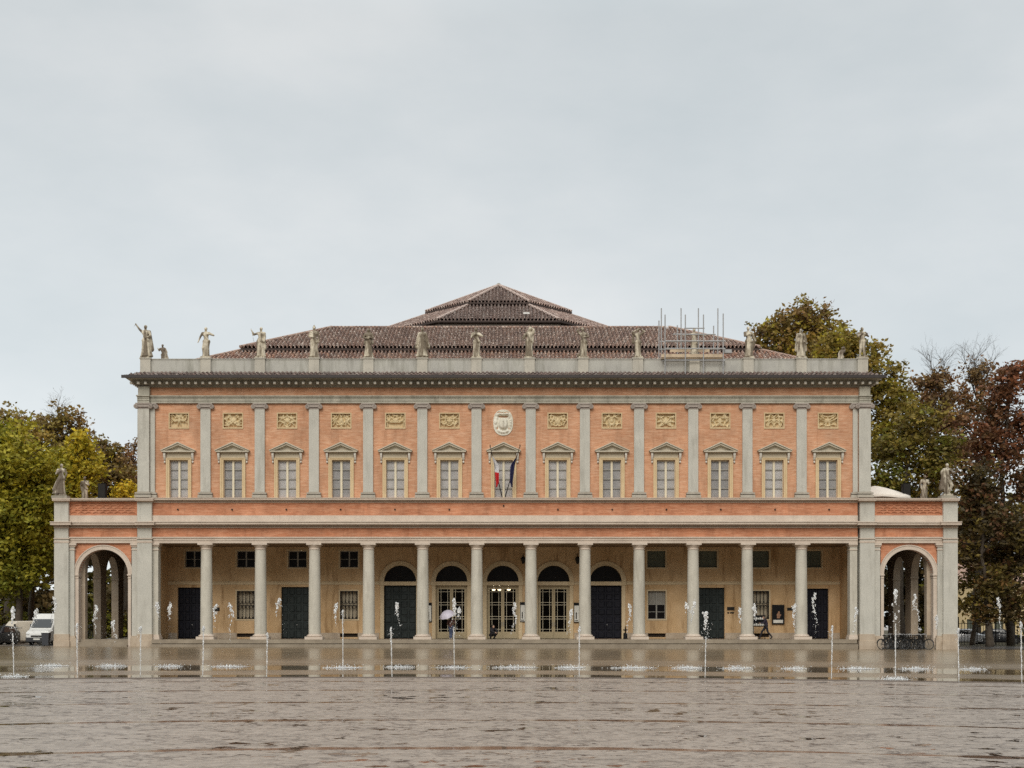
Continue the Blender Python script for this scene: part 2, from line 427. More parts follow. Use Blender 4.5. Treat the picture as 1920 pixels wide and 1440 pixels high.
def tile_face(mb, A, B, top0, top1, period=0.3, L=0.42, amp=0.065, seed=0, cols=None):
    """corrugated tile roof plane: eave A->B, upper edge from top0 (above A side) to top1"""
    rg = random.Random(seed)
    A, B, T0, T1 = map(Vector, (A, B, top0, top1))
    e = (B - A); W = e.length; e.normalize()
    s = (T0 - A) - e * (T0 - A).dot(e); S = s.length; s.normalize()
    nrm = e.cross(s).normalized()
    if nrm.z < 0: nrm = -nrm
    ua = (T0 - A).dot(e); ub = (T1 - A).dot(e)
    def smax(u):
        m = S
        if ua > 1e-6 and u < ua: m = min(m, S * max(0, u) / ua)
        if ub < W - 1e-6 and u > ub: m = min(m, S * max(0, W - u) / (W - ub))
        return m
    def smin(u):
        m = 0.0
        if ua < -1e-6 and u < 0: m = max(m, S * u / ua)
        if ub > W + 1e-6 and u > W: m = max(m, S * (u - W) / (ub - W))
        return m
    lo, hi = min(0, ua), max(W, ub)
    n = int((hi - lo) / period) + 1
    prof = [(0.0, -0.6), (0.16, -0.45), (0.26, 0.55), (0.42, 1.0), (0.6, 1.0), (0.76, 0.55), (0.86, -0.45)]
    K = int(S / L) + 1
    off = nrm * -(amp * 0.6 + 0.03)
    mb.add([A + off, B + off, T1 + off, T0 + off], [(0, 1, 2, 3)], (0.045, 0.03, 0.025))
    for t in range(n):
        us = [lo + (t + q[0]) * period for q in prof] + [lo + (t + 1) * period]
        hs = [q[1] for q in prof] + [prof[0][1]]
        for k in range(K):
            base = rg.choice(cols); j = rg.uniform(0.75, 1.2); c = tuple(v * j for v in base)
            dz = rg.uniform(-0.012, 0.012)
            for i in range(len(us) - 1):
                u0, u1 = us[i], us[i + 1]
                if u1 > hi: continue
                q = []
                for u in (u0, u1):
                    a, b = smin(u), smax(u); q.append((min(max(k * L, a), b), min(max((k + 1) * L, a), b)))
                if q[0][1] - q[0][0] < 1e-4 and q[1][1] - q[1][0] < 1e-4: continue
                def pt(u, sv, h, lift): return A + e * u + s * sv + nrm * (h * amp + lift + dz)
                dark = c
                mb.add([pt(u0, q[0][0], hs[i], 0.045), pt(u1, q[1][0], hs[i + 1], 0.045), pt(u1, q[1][1], hs[i + 1], 0.0), pt(u0, q[0][1], hs[i], 0.0)],
                       [(0, 1, 2, 3)], c)

# ================================================================== world, sun, camera
def make_world():
    w = bpy.data.worlds.new('World'); SC.world = w; w.use_nodes = True
    nt = w.node_tree; bg = nt.nodes['Background']
    sky = N(nt, 'ShaderNodeTexSky', sky_type='NISHITA'); sky.sun_disc = False
    sky.sun_elevation = R(36); sky.sun_rotation = R(192)
    tc = N(nt, 'ShaderNodeTexCoord'); sp = N(nt, 'ShaderNodeSeparateXYZ'); nt.links.new(tc.outputs['Generated'], sp.inputs[0])
    mp = N(nt, 'ShaderNodeMapping'); mp.inputs['Scale'].default_value = (1.0, 1.0, 2.2); nt.links.new(tc.outputs['Generated'], mp.inputs[0])
    n1 = noise(nt, mp.outputs[0], 3.2, 6, 0.55)
    n2 = noise(nt, mp.outputs[0], 9.0, 5, 0.5)
    n = math_(nt, 'ADD', math_(nt, 'MULTIPLY', n1, 0.75), math_(nt, 'MULTIPLY', n2, 0.25))
    cloud = ramp(nt, n, [(0.34, (5.45, 5.9, 6.05)), (0.5, (6.05, 6.4, 6.5)), (0.66, (6.8, 7.0, 7.0))])
    # an overcast deck is brightest overhead
    up = ramp(nt, sp.outputs[2], [(0.0, 1.12), (0.12, 1.05), (0.40, 0.925), (0.62, 1.55), (1.0, 2.3)])
    # low sky behind the camera dimmed as unseen skyline, added to deepen portico shade
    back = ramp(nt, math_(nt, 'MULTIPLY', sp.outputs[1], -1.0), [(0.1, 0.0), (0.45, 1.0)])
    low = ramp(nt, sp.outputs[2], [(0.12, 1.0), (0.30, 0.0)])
    back_dim = math_(nt, 'SUBTRACT', 1.0, math_(nt, 'MULTIPLY', math_(nt, 'MULTIPLY', back, low), 0.9))
    # the deck is thinner towards the low left
    thin = math_(nt, 'MULTIPLY', ramp(nt, math_(nt, 'MULTIPLY', sp.outputs[0], -1.0), [(0.0, 0.0), (0.35, 1.0)]), ramp(nt, sp.outputs[2], [(0.08, 1.0), (0.34, 0.0)]))
    up = math_(nt, 'MULTIPLY', up, math_(nt, 'ADD', 1.0, math_(nt, 'MULTIPLY', thin, 0.10)))
    cl = mix(nt, 1.0, mix(nt, 1.0, cloud, up, 'MULTIPLY'), back_dim, 'MULTIPLY')
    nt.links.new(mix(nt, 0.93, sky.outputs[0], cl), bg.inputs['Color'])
    bg.inputs['Strength'].default_value = 0.1
make_world()
sun = bpy.data.lights.new('sun', 'SUN'); sun.energy = 1.5; sun.angle = R(32); sun.color = (1.0, 0.94, 0.84)
so = bpy.data.objects.new('sun', sun); COL.objects.link(so)
so.rotation_euler = (R(54), 0, R(-12)); so.location = (-20, 0, 60)

cam = bpy.data.cameras.new('camera'); co = bpy.data.objects.new('camera', cam); COL.objects.link(co)
cam.sensor_width = 36.0; cam.lens = F / 1920 * 36.0
cam.shift_x = (960 - VX) / 1920.0; cam.shift_y = (VY - 720) / 1920.0
cam.clip_end = 4000; co.location = (0, 0, EYE); co.rotation_euler = (R(90), 0, 0)
SC.camera = co
SC.view_settings.view_transform = 'Standard'; SC.view_settings.look = 'None'
SC.view_settings.exposure = 0.22; SC.view_settings.gamma = 1.0
SC.cycles.use_denoising = False
SC.cycles.max_bounces = 8; SC.cycles.transparent_max_bounces = 12

# ================================================================== ground
def ground_mats():
    # rough wet setts with smooth granite bands laid in arcs
    m, nt, p = newmat('wet_setts')
    tc = N(nt, 'ShaderNodeTexCoord'); ob = tc.outputs['Object']
    sx = N(nt, 'ShaderNodeSeparateXYZ'); nt.links.new(ob, sx.inputs[0])
    x, y = sx.outputs[0], sx.outputs[1]
    r = math_(nt, 'SQRT', math_(nt, 'ADD', math_(nt, 'MULTIPLY', x, x), math_(nt, 'MULTIPLY', y, y)))
    wob = math_(nt, 'MULTIPLY', math_(nt, 'SUBTRACT', noise(nt, ob, 0.9, 4), 0.5), 0.5)
    rr = math_(nt, 'ADD', r, wob)
    d = math_(nt, 'PINGPONG', math_(nt, 'SUBTRACT', rr, 18.1), 2.7)
    brk = noise(nt, ob, 0.35, 3)
    band = math_(nt, 'LESS_THAN', d, math_(nt, 'MULTIPLY', ramp(nt, brk, [(0.3, 0.04), (0.6, 0.24)]), 1.0))
    vo = N(nt, 'ShaderNodeTexVoronoi', feature='DISTANCE_TO_EDGE'); vo.inputs['Scale'].default_value = 6.5; nt.links.new(ob, vo.inputs['Vector'])
    vc = N(nt, 'ShaderNodeTexVoronoi'); vc.inputs['Scale'].default_value = 6.5; nt.links.new(ob, vc.inputs['Vector'])
    big = noise(nt, ob, 0.22, 4); med = noise(nt, ob, 2.0, 6, 0.62); lump = noise(nt, ob, 5.5, 3, 0.6)
    # wet joints that wander between the setts
    def vein(scale, w, det):
        n_ = noise(nt, ob, scale, det, 0.6); a_ = math_(nt, 'ABSOLUTE', math_(nt, 'SUBTRACT', n_, 0.5)); return ramp(nt, a_, [(0.0, 1.0), (w, 0.0)])
    gate = ramp(nt, noise(nt, ob, 0.8, 4, 0.6), [(0.36, 0.45), (0.56, 1.0)])
    v1 = math_(nt, 'MULTIPLY', math_(nt, 'MULTIPLY', vein(1.4, 0.03, 5), 0.8), gate)
    # hollows a hand or two wide where water stands between worn setts
    pit = ramp(nt, noise(nt, ob, 2.3, 5, 0.72), [(0.585, 0.0), (0.605, 1.0)])
    pit2 = ramp(nt, noise(nt, ob, 3.7, 3, 0.7), [(0.63, 0.0), (0.65, 1.0)])
    pit = math_(nt, 'MULTIPLY', math_(nt, 'MAXIMUM', pit, pit2), ramp(nt, noise(nt, ob, 0.45, 3, 0.6), [(0.36, 0.25), (0.55, 1.0)]))
    v1 = math_(nt, 'MAXIMUM', v1, pit)
    pud = math_(nt, 'ADD', math_(nt, 'MULTIPLY', med, 0.75), math_(nt, 'MULTIPLY', big, 0.35))
    pudm = ramp(nt, pud, [(0.632, 0.0), (0.65, 1.0)])
    joint = ramp(nt, vo.outputs['Distance'], [(0.0, 1.0), (0.08, 0.0)])
    sepc = N(nt, 'ShaderNodeSeparateColor'); nt.links.new(vc.outputs['Color'], sepc.inputs[0])
    base = mix(nt, sepc.outputs[0], (0.22, 0.172, 0.13), (0.32, 0.255, 0.20))
    base = mix(nt, math_(nt, 'MULTIPLY', joint, 0.5), base, (0.16, 0.12, 0.09))
    base = mix(nt, ramp(nt, big, [(0.35, 0.0), (0.7, 0.3)]), base, (0.24, 0.19, 0.148))
    base = mix(nt, math_(nt, 'MULTIPLY', v1, 0.97), base, (0.05, 0.03, 0.02))
    ang = math_(nt, 'MULTIPLY', math_(nt, 'ARCTAN2', x, y), r)
    jt = math_(nt, 'MULTIPLY', band, math_(nt, 'LESS_THAN', math_(nt, 'PINGPONG', ang, 0.8), 0.03))
    base = mix(nt, band, base, (0.13, 0.075, 0.05))
    base = mix(nt, jt, base, (0.02, 0.014, 0.01))
    base = mix(nt, pudm, base, (0.05, 0.033, 0.025))
    nt.links.new(base, p.inputs['Base Color'])
    wet = math_(nt, 'MAXIMUM', band, pudm)
    ro = mix(nt, band, ramp(nt, lump, [(0.3, 0.33), (0.7, 0.42)]), (0.13, 0.13, 0.13))
    ro = mix(nt, pudm, ro, (0.03, 0.03, 0.03))
    nt.links.new(ro, p.inputs['Roughness'])
    nt.links.new(math_(nt, 'SUBTRACT', 0.5, math_(nt, 'MULTIPLY', v1, 0.46)), p.inputs['Specular IOR Level'])
    h = math_(nt, 'ADD', math_(nt, 'MINIMUM', vo.outputs['Distance'], 0.16), math_(nt, 'MULTIPLY', lump, 0.22))
    h = math_(nt, 'SUBTRACT', h, math_(nt, 'MULTIPLY', v1, 0.12))
    b = N(nt, 'ShaderNodeBump'); b.inputs['Distance'].default_value = 0.11
    nt.links.new(math_(nt, 'MULTIPLY', math_(nt, 'SUBTRACT', 1.0, wet), 0.20), b.inputs['Strength'])
    nt.links.new(h, b.inputs['Height']); nt.links.new(b.outputs[0], p.inputs['Normal'])
    # polished flags under a sheet of water, alternately smooth and rougher
    m2, nt, p = newmat('wet_flags')
    tc = N(nt, 'ShaderNodeTexCoord'); ob = tc.outputs['Object']
    sx = N(nt, 'ShaderNodeSeparateXYZ'); nt.links.new(ob, sx.inputs[0]); x, y = sx.outputs[0], sx.outputs[1]
    r = math_(nt, 'SQRT', math_(nt, 'ADD', math_(nt, 'MULTIPLY', x, x), math_(nt, 'MULTIPLY', y, y)))
    mp = N(nt, 'ShaderNodeMapping'); mp.inputs['Scale'].default_value = (0.35, 1.0, 1.0); nt.links.new(ob, mp.inputs[0])
    wob = math_(nt, 'MULTIPLY', math_(nt, 'SUBTRACT', noise(nt, mp.outputs[0], 0.3, 4), 0.5), 5.0)
    rr = math_(nt, 'MULTIPLY', math_(nt, 'ADD', r, wob), 0.01)
    rough = ramp(nt, rr, [(0.0, 0.05), (0.447, 0.05), (0.457, 0.26), (0.487, 0.28), (0.497, 0.06), (0.545, 0.07), (0.565, 0.26), (0.62, 0.30), (0.66, 0.2), (0.78, 0.17), (0.9, 0.2)])
    nt.links.new(rough, p.inputs['Roughness'])
    base = ramp(nt, noise(nt, mp.outputs[0], 0.8, 5), [(0.3, (0.15, 0.105, 0.06)), (0.7, (0.25, 0.185, 0.115))])
    br = N(nt, 'ShaderNodeTexBrick'); br.inputs['Scale'].default_value = 1.0; br.inputs['Brick Width'].default_value = 1.6; br.inputs['Row Height'].default_value = 0.8
    br.inputs['Mortar Size'].default_value = 0.012; br.inputs['Color1'].default_value = (1, 1, 1, 1); br.inputs['Color2'].default_value = (.78, .78, .78, 1); br.inputs['Mortar'].default_value = (.35, .35, .35, 1)
    nt.links.new(ob, br.inputs['Vector'])
    nt.links.new(mix(nt, 1.0, base, br.outputs['Color'], 'MULTIPLY'), p.inputs['Base Color'])
    rip = noise(nt, mp.outputs[0], 5.0, 3)
    nt.links.new(bump(nt, rip, 0.03, 0.02), p.inputs['Normal'])
    return m, m2
MG, MF = ground_mats()
def sheet(name, xs, ys, mat, dz=0.0):
    mb = MB()
    vs = [(x, y, gz(x) + dz) for y in ys for x in xs]; n = len(xs)
    fs = [(j * n + i, j * n + i + 1, (j + 1) * n + i + 1, (j + 1) * n + i) for j in range(len(ys) - 1) for i in range(n - 1)]
    mb.add(vs, fs); return structure(build(mb, name, mat, fix=False))
sheet('ground', [-1500, -300, -42, 42, 300, 1500], [-60, 0, 40, 100, 400, 3000], MG)
def basin():
    mb = MB(); n = 80; vs = []
    r0 = 42.4
    for i in range(n + 1):
        a = R(90 + 46 - 92 * i / n); x, y = r0 * math.cos(a), r0 * math.sin(a)
        vs += [(x, y, gz(x) + 0.006), (x * 2.2 / max(1e-6, 1.0), 99.2, gz(x * 2.2) + 0.006)]
    fs = [(2 * i, 2 * i + 2, 2 * i + 3, 2 * i + 1) for i in range(n)]
    mb.add(vs, fs); structure(build(mb, 'wet_pavement', MF, fix=False))
    k = MB(); vs = []
    for i in range(n + 1):
        a = R(90 + 46 - 92 * i / n)
        for rr, z in ((42.18, 0.004), (42.2, 0.03), (42.38, 0.03), (42.4, 0.004)):
            x, y = rr * math.cos(a), rr * math.sin(a); vs.append((x, y, gz(x) + z))
    k.add(vs, [(4 * i + j, 4 * i + 4 + j, 4 * i + 5 + j, 4 * i + 1 + j) for i in range(n) for j in range(3)])
    structure(build(k, 'fountain_kerb', plain('wet_kerb', (0.10, 0.07, 0.05), 0.3), fix=False))
basin()
def lawn():
    m = stone('park_earth', (0.045, 0.035, 0.018), (0.075, 0.06, 0.028), (0.03, 0.04, 0.012), scale=0.5, streak=0.6, rough=0.95)
    for nm, x0, x1, y0, y1 in (('park_ground', 36, 400, 113, 500), ('park_ground', -400, -31, 118, 500)):
        mb = MB(); mb.add([(x0, y0, gz(x0) + .03), (x1, y0, gz(x1) + .03), (x1, y1, gz(x1) + .03), (x0, y1, gz(x0) + .03)], [(0, 1, 2, 3)]); structure(build(mb, nm, m, fix=False))
    m = stone('wet_asphalt', (0.035, 0.033, 0.032), (0.06, 0.056, 0.052), None, scale=0.8, rough=0.35)
    mb = MB(); mb.add([(-300, 99.3, gz(-42) + .012), (-33.2, 99.3, gz(-33.2) + .012), (-33.2, 117.9, gz(-33.2) + .012), (-300, 117.9, gz(-42) + .012)], [(0, 1, 2, 3)]); structure(build(mb, 'road', m, fix=False))
    mb = MB(); mb.add([(33.2, 99.3, gz(33.2) + .012), (300, 99.3, gz(42) + .012), (300, 112.9, gz(42) + .012), (33.2, 112.9, gz(33.2) + .012)], [(0, 1, 2, 3)]); structure(build(mb, 'road', m, fix=False))
lawn()

# ================================================================== theatre
T = thing('theatre', 'long orange brick theatre with a stone colonnade, pilasters and tiled roof', 'theatre', (0, 100, 0))
def part(mb, name, mat, parent=None, smooth=False, label=None):
    o = build(mb, name, mat, parent or T, smooth)
    if label: o['label'] = label
    return o
COLX = [387.3 + 101.36 * k for k in range(12)]
PILX = [386 + 101.49 * k for k in range(12)]
WINX = [335.5] + [(PILX[k] + PILX[k + 1]) / 2 for k in range(11)] + [1552.5]
YE = 99.65     # entablature front
FLOOR = Z(1199, 99.3)
XL, XR = X(260), X(1630)

# ---- upper brick wall with windows and relief recesses
mb = MB(); ops = []
YW = 100.0
for i, c in enumerate(WINX):
    ops.append((X(c - 17.2, YW), X(c + 17.2, YW), Z(933, YW), Z(862.5, YW)))
    if i != 6: ops.append((X(c - 18, YW), X(c + 18, YW), Z(801.5, YW), Z(775, YW)))
wall_openings(mb, XL, XR, Z(936, YW), Z(716, YW), YW, YW + 0.55, ops)
part(mb, 'front_wall', M['brick'])
mb = MB()
for sx in (XL, XR):
    s = 1 if sx < 0 else -1
    mb = MB(); mb.box(sx, sx + s * 0.5, YW + 0.56, 152, 0.1, Z(716)); part(mb, 'side_wall', M['brick'])
mb = MB(); mb.box(XL, XR, 152.01, 152.5, 0.1, Z(716)); part(mb, 'rear_wall', M['brick'])
# dark room behind the upper windows, floor slabs
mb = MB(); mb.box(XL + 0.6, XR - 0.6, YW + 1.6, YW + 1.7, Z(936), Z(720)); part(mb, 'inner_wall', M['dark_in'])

# ---- upper windows (window > glass, curtain, surround, pediment, two consoles)
def make_windows():
    def P(dx): return dx * 100.0 / F
    zc = lambda py: Z(py, 100.0)
    proto = None
    for i, c in enumerate(WINX):
        loc = (X(c, 100.0), 0, 0)
        if proto is None:
            f = MB()   # casement: stiles, central mullion
            w = P(17.0); y0 = 0.16
            f.box(-w, -w + 0.03, y0, y0 + 0.08, zc(932.5), zc(863)); f.box(w - 0.03, w, y0, y0 + 0.08, zc(932.5), zc(863))
            f.box(-0.075, 0.075, y0 - 0.02, y0 + 0.08, zc(932.5), zc(863))
            f.box(-w + 0.03, -0.075, y0, y0 + 0.08, zc(864.5), zc(863)); f.box(0.075, w - 0.03, y0, y0 + 0.08, zc(864.5), zc(863))
            win = link('window', f.mesh('window_frame'), M['cream'], T, loc)
            g = MB()
            for k in range(1, 4):
                z = zc(863) + (zc(932.5) - zc(863)) * k / 4
                for a, b in ((-w + 0.03, -0.075), (0.075, w - 0.03)): g.box(a, b, y0 + 0.01, y0 + 0.06, z - 0.032, z + 0.032)
            link('glazing_bar', g.mesh('glazing_bar'), M['muntin'], win)
            g = MB(); g.add([(-w + .03, y0 + .04, zc(932.5)), (w - .03, y0 + .04, zc(932.5)), (w - .03, y0 + .04, zc(863)), (-w + .03, y0 + .04, zc(863))], [(0, 1, 2, 3)])
            link('pane', g.mesh('pane'), M['glass'], win)
            g = MB(); n = 60; vs = []
            for k in range(n + 1):
                xx = -w + 2 * w * k / n; yy = y0 + 0.13 + 0.008 * math.sin(k * 1.25) + 0.004 * math.sin(k * 2.9)
                vs += [(xx, yy, zc(933)), (xx, yy, zc(862.6))]
            g.add(vs, [(2 * k, 2 * k + 2, 2 * k + 3, 2 * k + 1) for k in range(n)])
            link('curtain', g.mesh('curtain', True), M['curtain'], win)
            g = MB(); a, b = P(22.8), P(17.3)   # surround with inner step
            g.box(-a, -b, -0.09, 0.12, zc(933.3), zc(859.3)); g.box(b, a, -0.09, 0.12, zc(933.3), zc(859.3))
            g.box(-b, b, -0.09, 0.12, zc(862.6), zc(859.3))
            g.box(-a - 0.04, -a + 0.07, -0.12, -0.088, zc(933.3), zc(858.6)); g.box(a - 0.07, a + 0.04, -0.12, -0.088, zc(933.3), zc(858.6))
            g.box(-a + 0.07, a - 0.07, -0.12, -0.088, zc(860.4), zc(858.6))
            link('surround', g.mesh('surround'), M['sand'], win)
            g = MB(); g.box(-a, a, -0.085, 0.1, zc(858.6), zc(849.3)); link('frieze', g.mesh('frieze'), M['sand_grey'], win)
            g = MB()   # pediment: bed cornice, raking cornices, tympanum
            h = P(31); 
            g.box(-h + .08, h - .08, -0.2, 0.0, zc(849.3), zc(848.2)); g.box(-h, h, -0.38, 0.0, zc(848.2), zc(846.2))
            ap = zc(830.2); lo = zc(846.2)
            g.prism([(-h + .12, lo), (h - .12, lo), (0, ap - 0.12)], -0.04, 0.0)
            for s in (-1, 1):
                g.prism([(s * (h + .05), lo), (s * (h - .2), lo), (0, ap - 0.2), (0, ap - 0.06)], -0.32, -0.0)
                g.prism([(s * (h + .05), lo + .001), (s * (h + .05), lo + .05), (0, ap + 0.02), (0, ap - 0.06)], -0.42, -0.0)
            link('pediment', g.mesh('pediment'), M['stone_ped'], win)
            for s in (-1, 1):
                g = MB(); cx = s * P(26.2); hw = P(2.0)
                pts = [(-0.02, zc(849.4)), (-0.24, zc(849.4)), (-0.26, zc(853)), (-0.2, zc(858)), (-0.11, zc(862)), (-0.02, zc(863.5))]
                g.prism_x([(y, z) for y, z in pts], cx - hw, cx + hw)
                g.ball((cx, -0.08, zc(866.5)), (hw * 0.9, 0.08, 0.09))
                link('console', g.mesh('console'), M['console'], win)
            proto = win; win.location = loc
        else:
            w2 = copy_tree(proto, T); w2.location = loc
            for ch in w2.children:
                if ch.name.startswith('curtain'):
                    ch.material_slots[0].link = 'OBJECT'; ch.material_slots[0].material = M[('curtain', 'curtain_dim', 'curtain_pale')[(i * 7 + i // 3) % 3]]
make_windows()

# ---- relief panels and coat of arms
def relief(c, seed):
    rg = random.Random(seed); nx, nz = 40, 28
    w, h = 36 * 100 / F, 26.5 * 100 / F; strokes = []
    for k in range(9):
        x0, z0 = rg.uniform(-.42, .42) * w, rg.uniform(-.4, .4) * h; a = rg.uniform(0, PI); l = rg.uniform(.12, .3) * w; cv = rg.uniform(-4, 4)
        for s in (1, -1): strokes.append((s * x0, z0, a if s > 0 else PI - a, l, cv * s, rg.uniform(.035, .07)))
    g = MB(); vs = []
    for j in range(nz + 1):
        for i in range(nx + 1):
            x = (i / nx - .5) * w; z = (j / nz - .5) * h; hgt = 0
            for (sx, sz, a, l, cv, wd) in strokes:
                dx, dz = x - sx, z - sz; u = dx * math.cos(a) + dz * math.sin(a); v = -dx * math.sin(a) + dz * math.cos(a) - cv * u * u
                q = math.exp(-(v / wd) ** 2) * (1 if abs(u) < l else math.exp(-((abs(u) - l) / .03) ** 2)); hgt = max(hgt, q)
            hgt = max(hgt, 0.9 * math.exp(-((x / .16) ** 2 + (z / .2) ** 2) ** 2))
            vs.append((x, 0.22 - 0.20 * hgt, z))
    n = nx + 1
    g.add(vs, [(j * n + i, j * n + i + 1, (j + 1) * n + i + 1, (j + 1) * n + i) for j in range(nz) for i in range(nx)])
    o = link('relief_panel', g.mesh('relief_panel', True), M['relief'], T, (X(c), 0, Z(788.2)))
    f = MB(); W, H = w / 2, h / 2
    f.box(-W - .05, W + .05, -0.05, 0.02, -H - .1, -H + .005); f.box(-W - .05, -W + .03, -0.02, 0.04, -H + .006, H + .05)
    f.box(W - .03, W + .05, -0.02, 0.04, -H + .006, H + .05); f.box(-W + .03, W - .03, -0.03, 0.04, H - .03, H + .05)
    link('relief_frame', f.mesh('relief_frame'), M['sand'], o)
for i, c in enumerate(WINX):
    if i != 6: relief(c, 40 + i)
def coat_of_arms():
    g = MB(); nr, na = 26, 72; vs = [(0, -0.16, 0)]; a_, b_ = 0.74, 0.97
    for j in range(1, nr + 1):
        for k in range(na):
            t = 2 * PI * k / na; q = j / nr; x = a_ * q * math.cos(t); z = b_ * q * math.sin(t)
            lob = 1 - 0.025 * math.cos(4 * t)
            hgt = 0.07
            sh = (x / 0.36) ** 2 + ((z + 0.08) / 0.46) ** 2
            hgt += 0.16 * max(0, 1 - sh ** 3)
            d = (abs(q - 0.74) / 0.11); hgt += 0.11 * math.exp(-d * d) * (0.45 + 0.55 * math.cos(9 * t + 1.2 * math.sin(3 * t)) ** 2)
            hgt += 0.15 * math.exp(-((x / .3) ** 2 + ((z - .58) / .1) ** 2)) + 0.06 * math.exp(-((x / .05) ** 2 + ((z + .05) / .35) ** 2))
            hgt -= 0.15 * math.exp(-((x / .34) ** 2 + ((z - .43) / .05) ** 2)) + 0.15 * math.exp(-((x / .38) ** 2 + ((z - .72) / .05) ** 2)) + 0.12 * math.exp(-((abs(x) - .42) / .06) ** 2 - ((z + .42) / .12) ** 2) + 0.1 * math.exp(-((abs(x) - .5) / .05) ** 2 - ((z - .35) / .12) ** 2)
            if q > 0.93: hgt = 0.07 + 0.05 * (1 - q) / 0.07
            vs.append((x * lob, -0.02 - 1.7 * (hgt - .06), z * lob))
    fs = [(0, 1 + k, 1 + (k + 1) % na) for k in range(na)]
    for j in range(nr - 1):
        for k in range(na): fs.append((1 + j * na + k, 1 + j * na + (k + 1) % na, 1 + (j + 1) * na + (k + 1) % na, 1 + (j + 1) * na + k))
    o = len(vs)
    for k in range(na):
        x, y, z = vs[1 + (nr - 1) * na + k]; vs.append((x, 0.0, z))
    for k in range(na): fs.append((1 + (nr - 1) * na + k, 1 + (nr - 1) * na + (k + 1) % na, o + (k + 1) % na, o + k))
    g.add(vs, fs)
    link('coat_of_arms', g.mesh('coat_of_arms', True), M['emblem'], T, (X(943.5), 0, Z(792.5)))
coat_of_arms()

# ---- pilasters (pilaster > capital, base)
def make_pilaster(hw=9.3):
    w = hw * 100 / F; f = MB(); f.box(-w, w, -0.16, 0.0, Z(922.5), Z(767.5))
    p = link('pilaster', f.mesh('pilaster'), M['stone_grey'], T)
    g = MB()
    g.box(-w - .13, w + .13, -0.27, -0.0, Z(759.2), Z(757)); g.box(-w - .02, w + .02, -0.22, -0.0, Z(764.5), Z(759.2))
    g.box(-w - .03, w + .03, -0.19, -0.0, Z(767.4), Z(766.2))
    for s in (-1, 1):
        cx = s * (w + .1)
        vs = []; n = 18
        for k in range(n):
            a = 2 * PI * k / n; vs.append((cx + .165 * math.cos(a), Z(763.2) + .165 * math.sin(a)))
        g.prism(vs, -0.25, -0.0)
        g.torus((cx, -0.25, Z(763.2)), .1, .035, 'y', 14, 6); g.ball((cx, -0.25, Z(763.2)), .045, 8, 5)
    link('capital', g.mesh('capital'), M['stone_cap'], p)
    g = MB()
    g.box(-w - .17, w + .17, -0.36, -0.0, Z(933.6), Z(928.6)); g.box(-w - .03, w + .03, -0.19, -0.0, Z(928.6), Z(927)); g.box(-w - .15, w + .15, -0.34, -0.0, Z(927), Z(924.2)); g.box(-w - .03, w + .03, -0.2, -0.0, Z(924.2), Z(922.4))
    link('base', g.mesh('base'), M['stone_base'], p)
    return p
pil = make_pilaster()
pil.location = (X(PILX[0]), 0, 0)
for c in PILX[1:]:
    q = copy_tree(pil, T); q.location = (X(c), 0, 0)
cp = make_pilaster(10.9); cp.location = (X(271), -0.2, 0)
q = copy_tree(cp, T); q.location = (X(1619.5), -0.2, 0)
hp = make_pilaster(4.4); hp.location = (X(286.8), 0.0, 0)
q = copy_tree(hp, T); q.location = (X(1602.8), 0.0, 0)

# ---- upper entablature
mb = MB()
for a, b, yy in ((282.5, 1608.5, 99.82), (260, 282.4, 99.62), (1608.6, 1630.6, 99.62)):
    mb.box(X(a), X(b), yy, 99.999, Z(756.6), Z(752.5)); mb.box(X(a), X(b), yy - .04, 99.999, Z(752.5), Z(748.2)); mb.box(X(a), X(b), yy - .08, 99.999, Z(748.2), Z(745))
    mb.box(X(a) - .05, X(b) + .05, yy - .17, 99.999, Z(745), Z(742.8))
part(mb, 'architrave', M['cornice'])
mb = MB()
for a, b in ((261, 282.3), (1609.5, 1629.5)): mb = MB(); mb.box(X(a), X(b), 99.66, 99.999, Z(742.8), Z(726)); part(mb, 'corner_block', M['cornice'])
mb = MB()   # bed mouldings
x0, x1 = XL - .02, XR + .02
mb.box(x0 - .02, x1 + .02, 99.78, 101, Z(727), Z(724)); mb.box(x0 - .16, x1 + .16, 99.62, 101, Z(724), Z(721)); mb.box(x0 - .28, x1 + .28, 99.46, 101, Z(721), Z(714))
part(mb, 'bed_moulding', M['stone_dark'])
mb = MB(); xx = X(251)
while xx < X(1642):
    mb.box(xx - .085, xx + .085, 99.2, 99.455, Z(719.6, 99.2), Z(715.4, 99.2)); xx += 13.35 / 26
for s, xe in ((-1, x0 - .28), (1, x1 + .28)):
    yy = 100.0
    while yy < 120: mb.box(xe, xe + s * .26, yy, yy + .17, Z(719.6), Z(715.4)); yy += .5134
part(mb, 'dentil_course', M['console'])
mb = MB()   # corona and gutter
mb.box(x0 - .62, x1 + .62, 99.12, 101, Z(714.2), Z(713.2)); mb.box(x0 - .68, x1 + .68, 99.06, 130, Z(713.2), Z(710.6)); mb.box(x0 - .74, x1 + .74, 98.98, 130, Z(710.6), Z(708.9))
part(mb, 'cornice', M['cornice'])
mb = MB(); mb.box(x0 - .82, x1 + .82, 98.9, 130, Z(708.8), Z(704.6, 98.9)); mb.box(x0 - .9, x1 + .9, 98.76, 98.897, Z(708.2, 98.8), Z(702.9, 98.8))
part(mb, 'gutter', M['gutter'])
TC = [(0.33, 0.215, 0.165), (0.39, 0.27, 0.215), (0.28, 0.18, 0.14), (0.46, 0.36, 0.30), (0.25, 0.17, 0.14), (0.35, 0.245, 0.195)]
TC2 = [(0.30, 0.205, 0.17), (0.36, 0.26, 0.22), (0.25, 0.175, 0.15), (0.42, 0.33, 0.285), (0.33, 0.235, 0.195)]
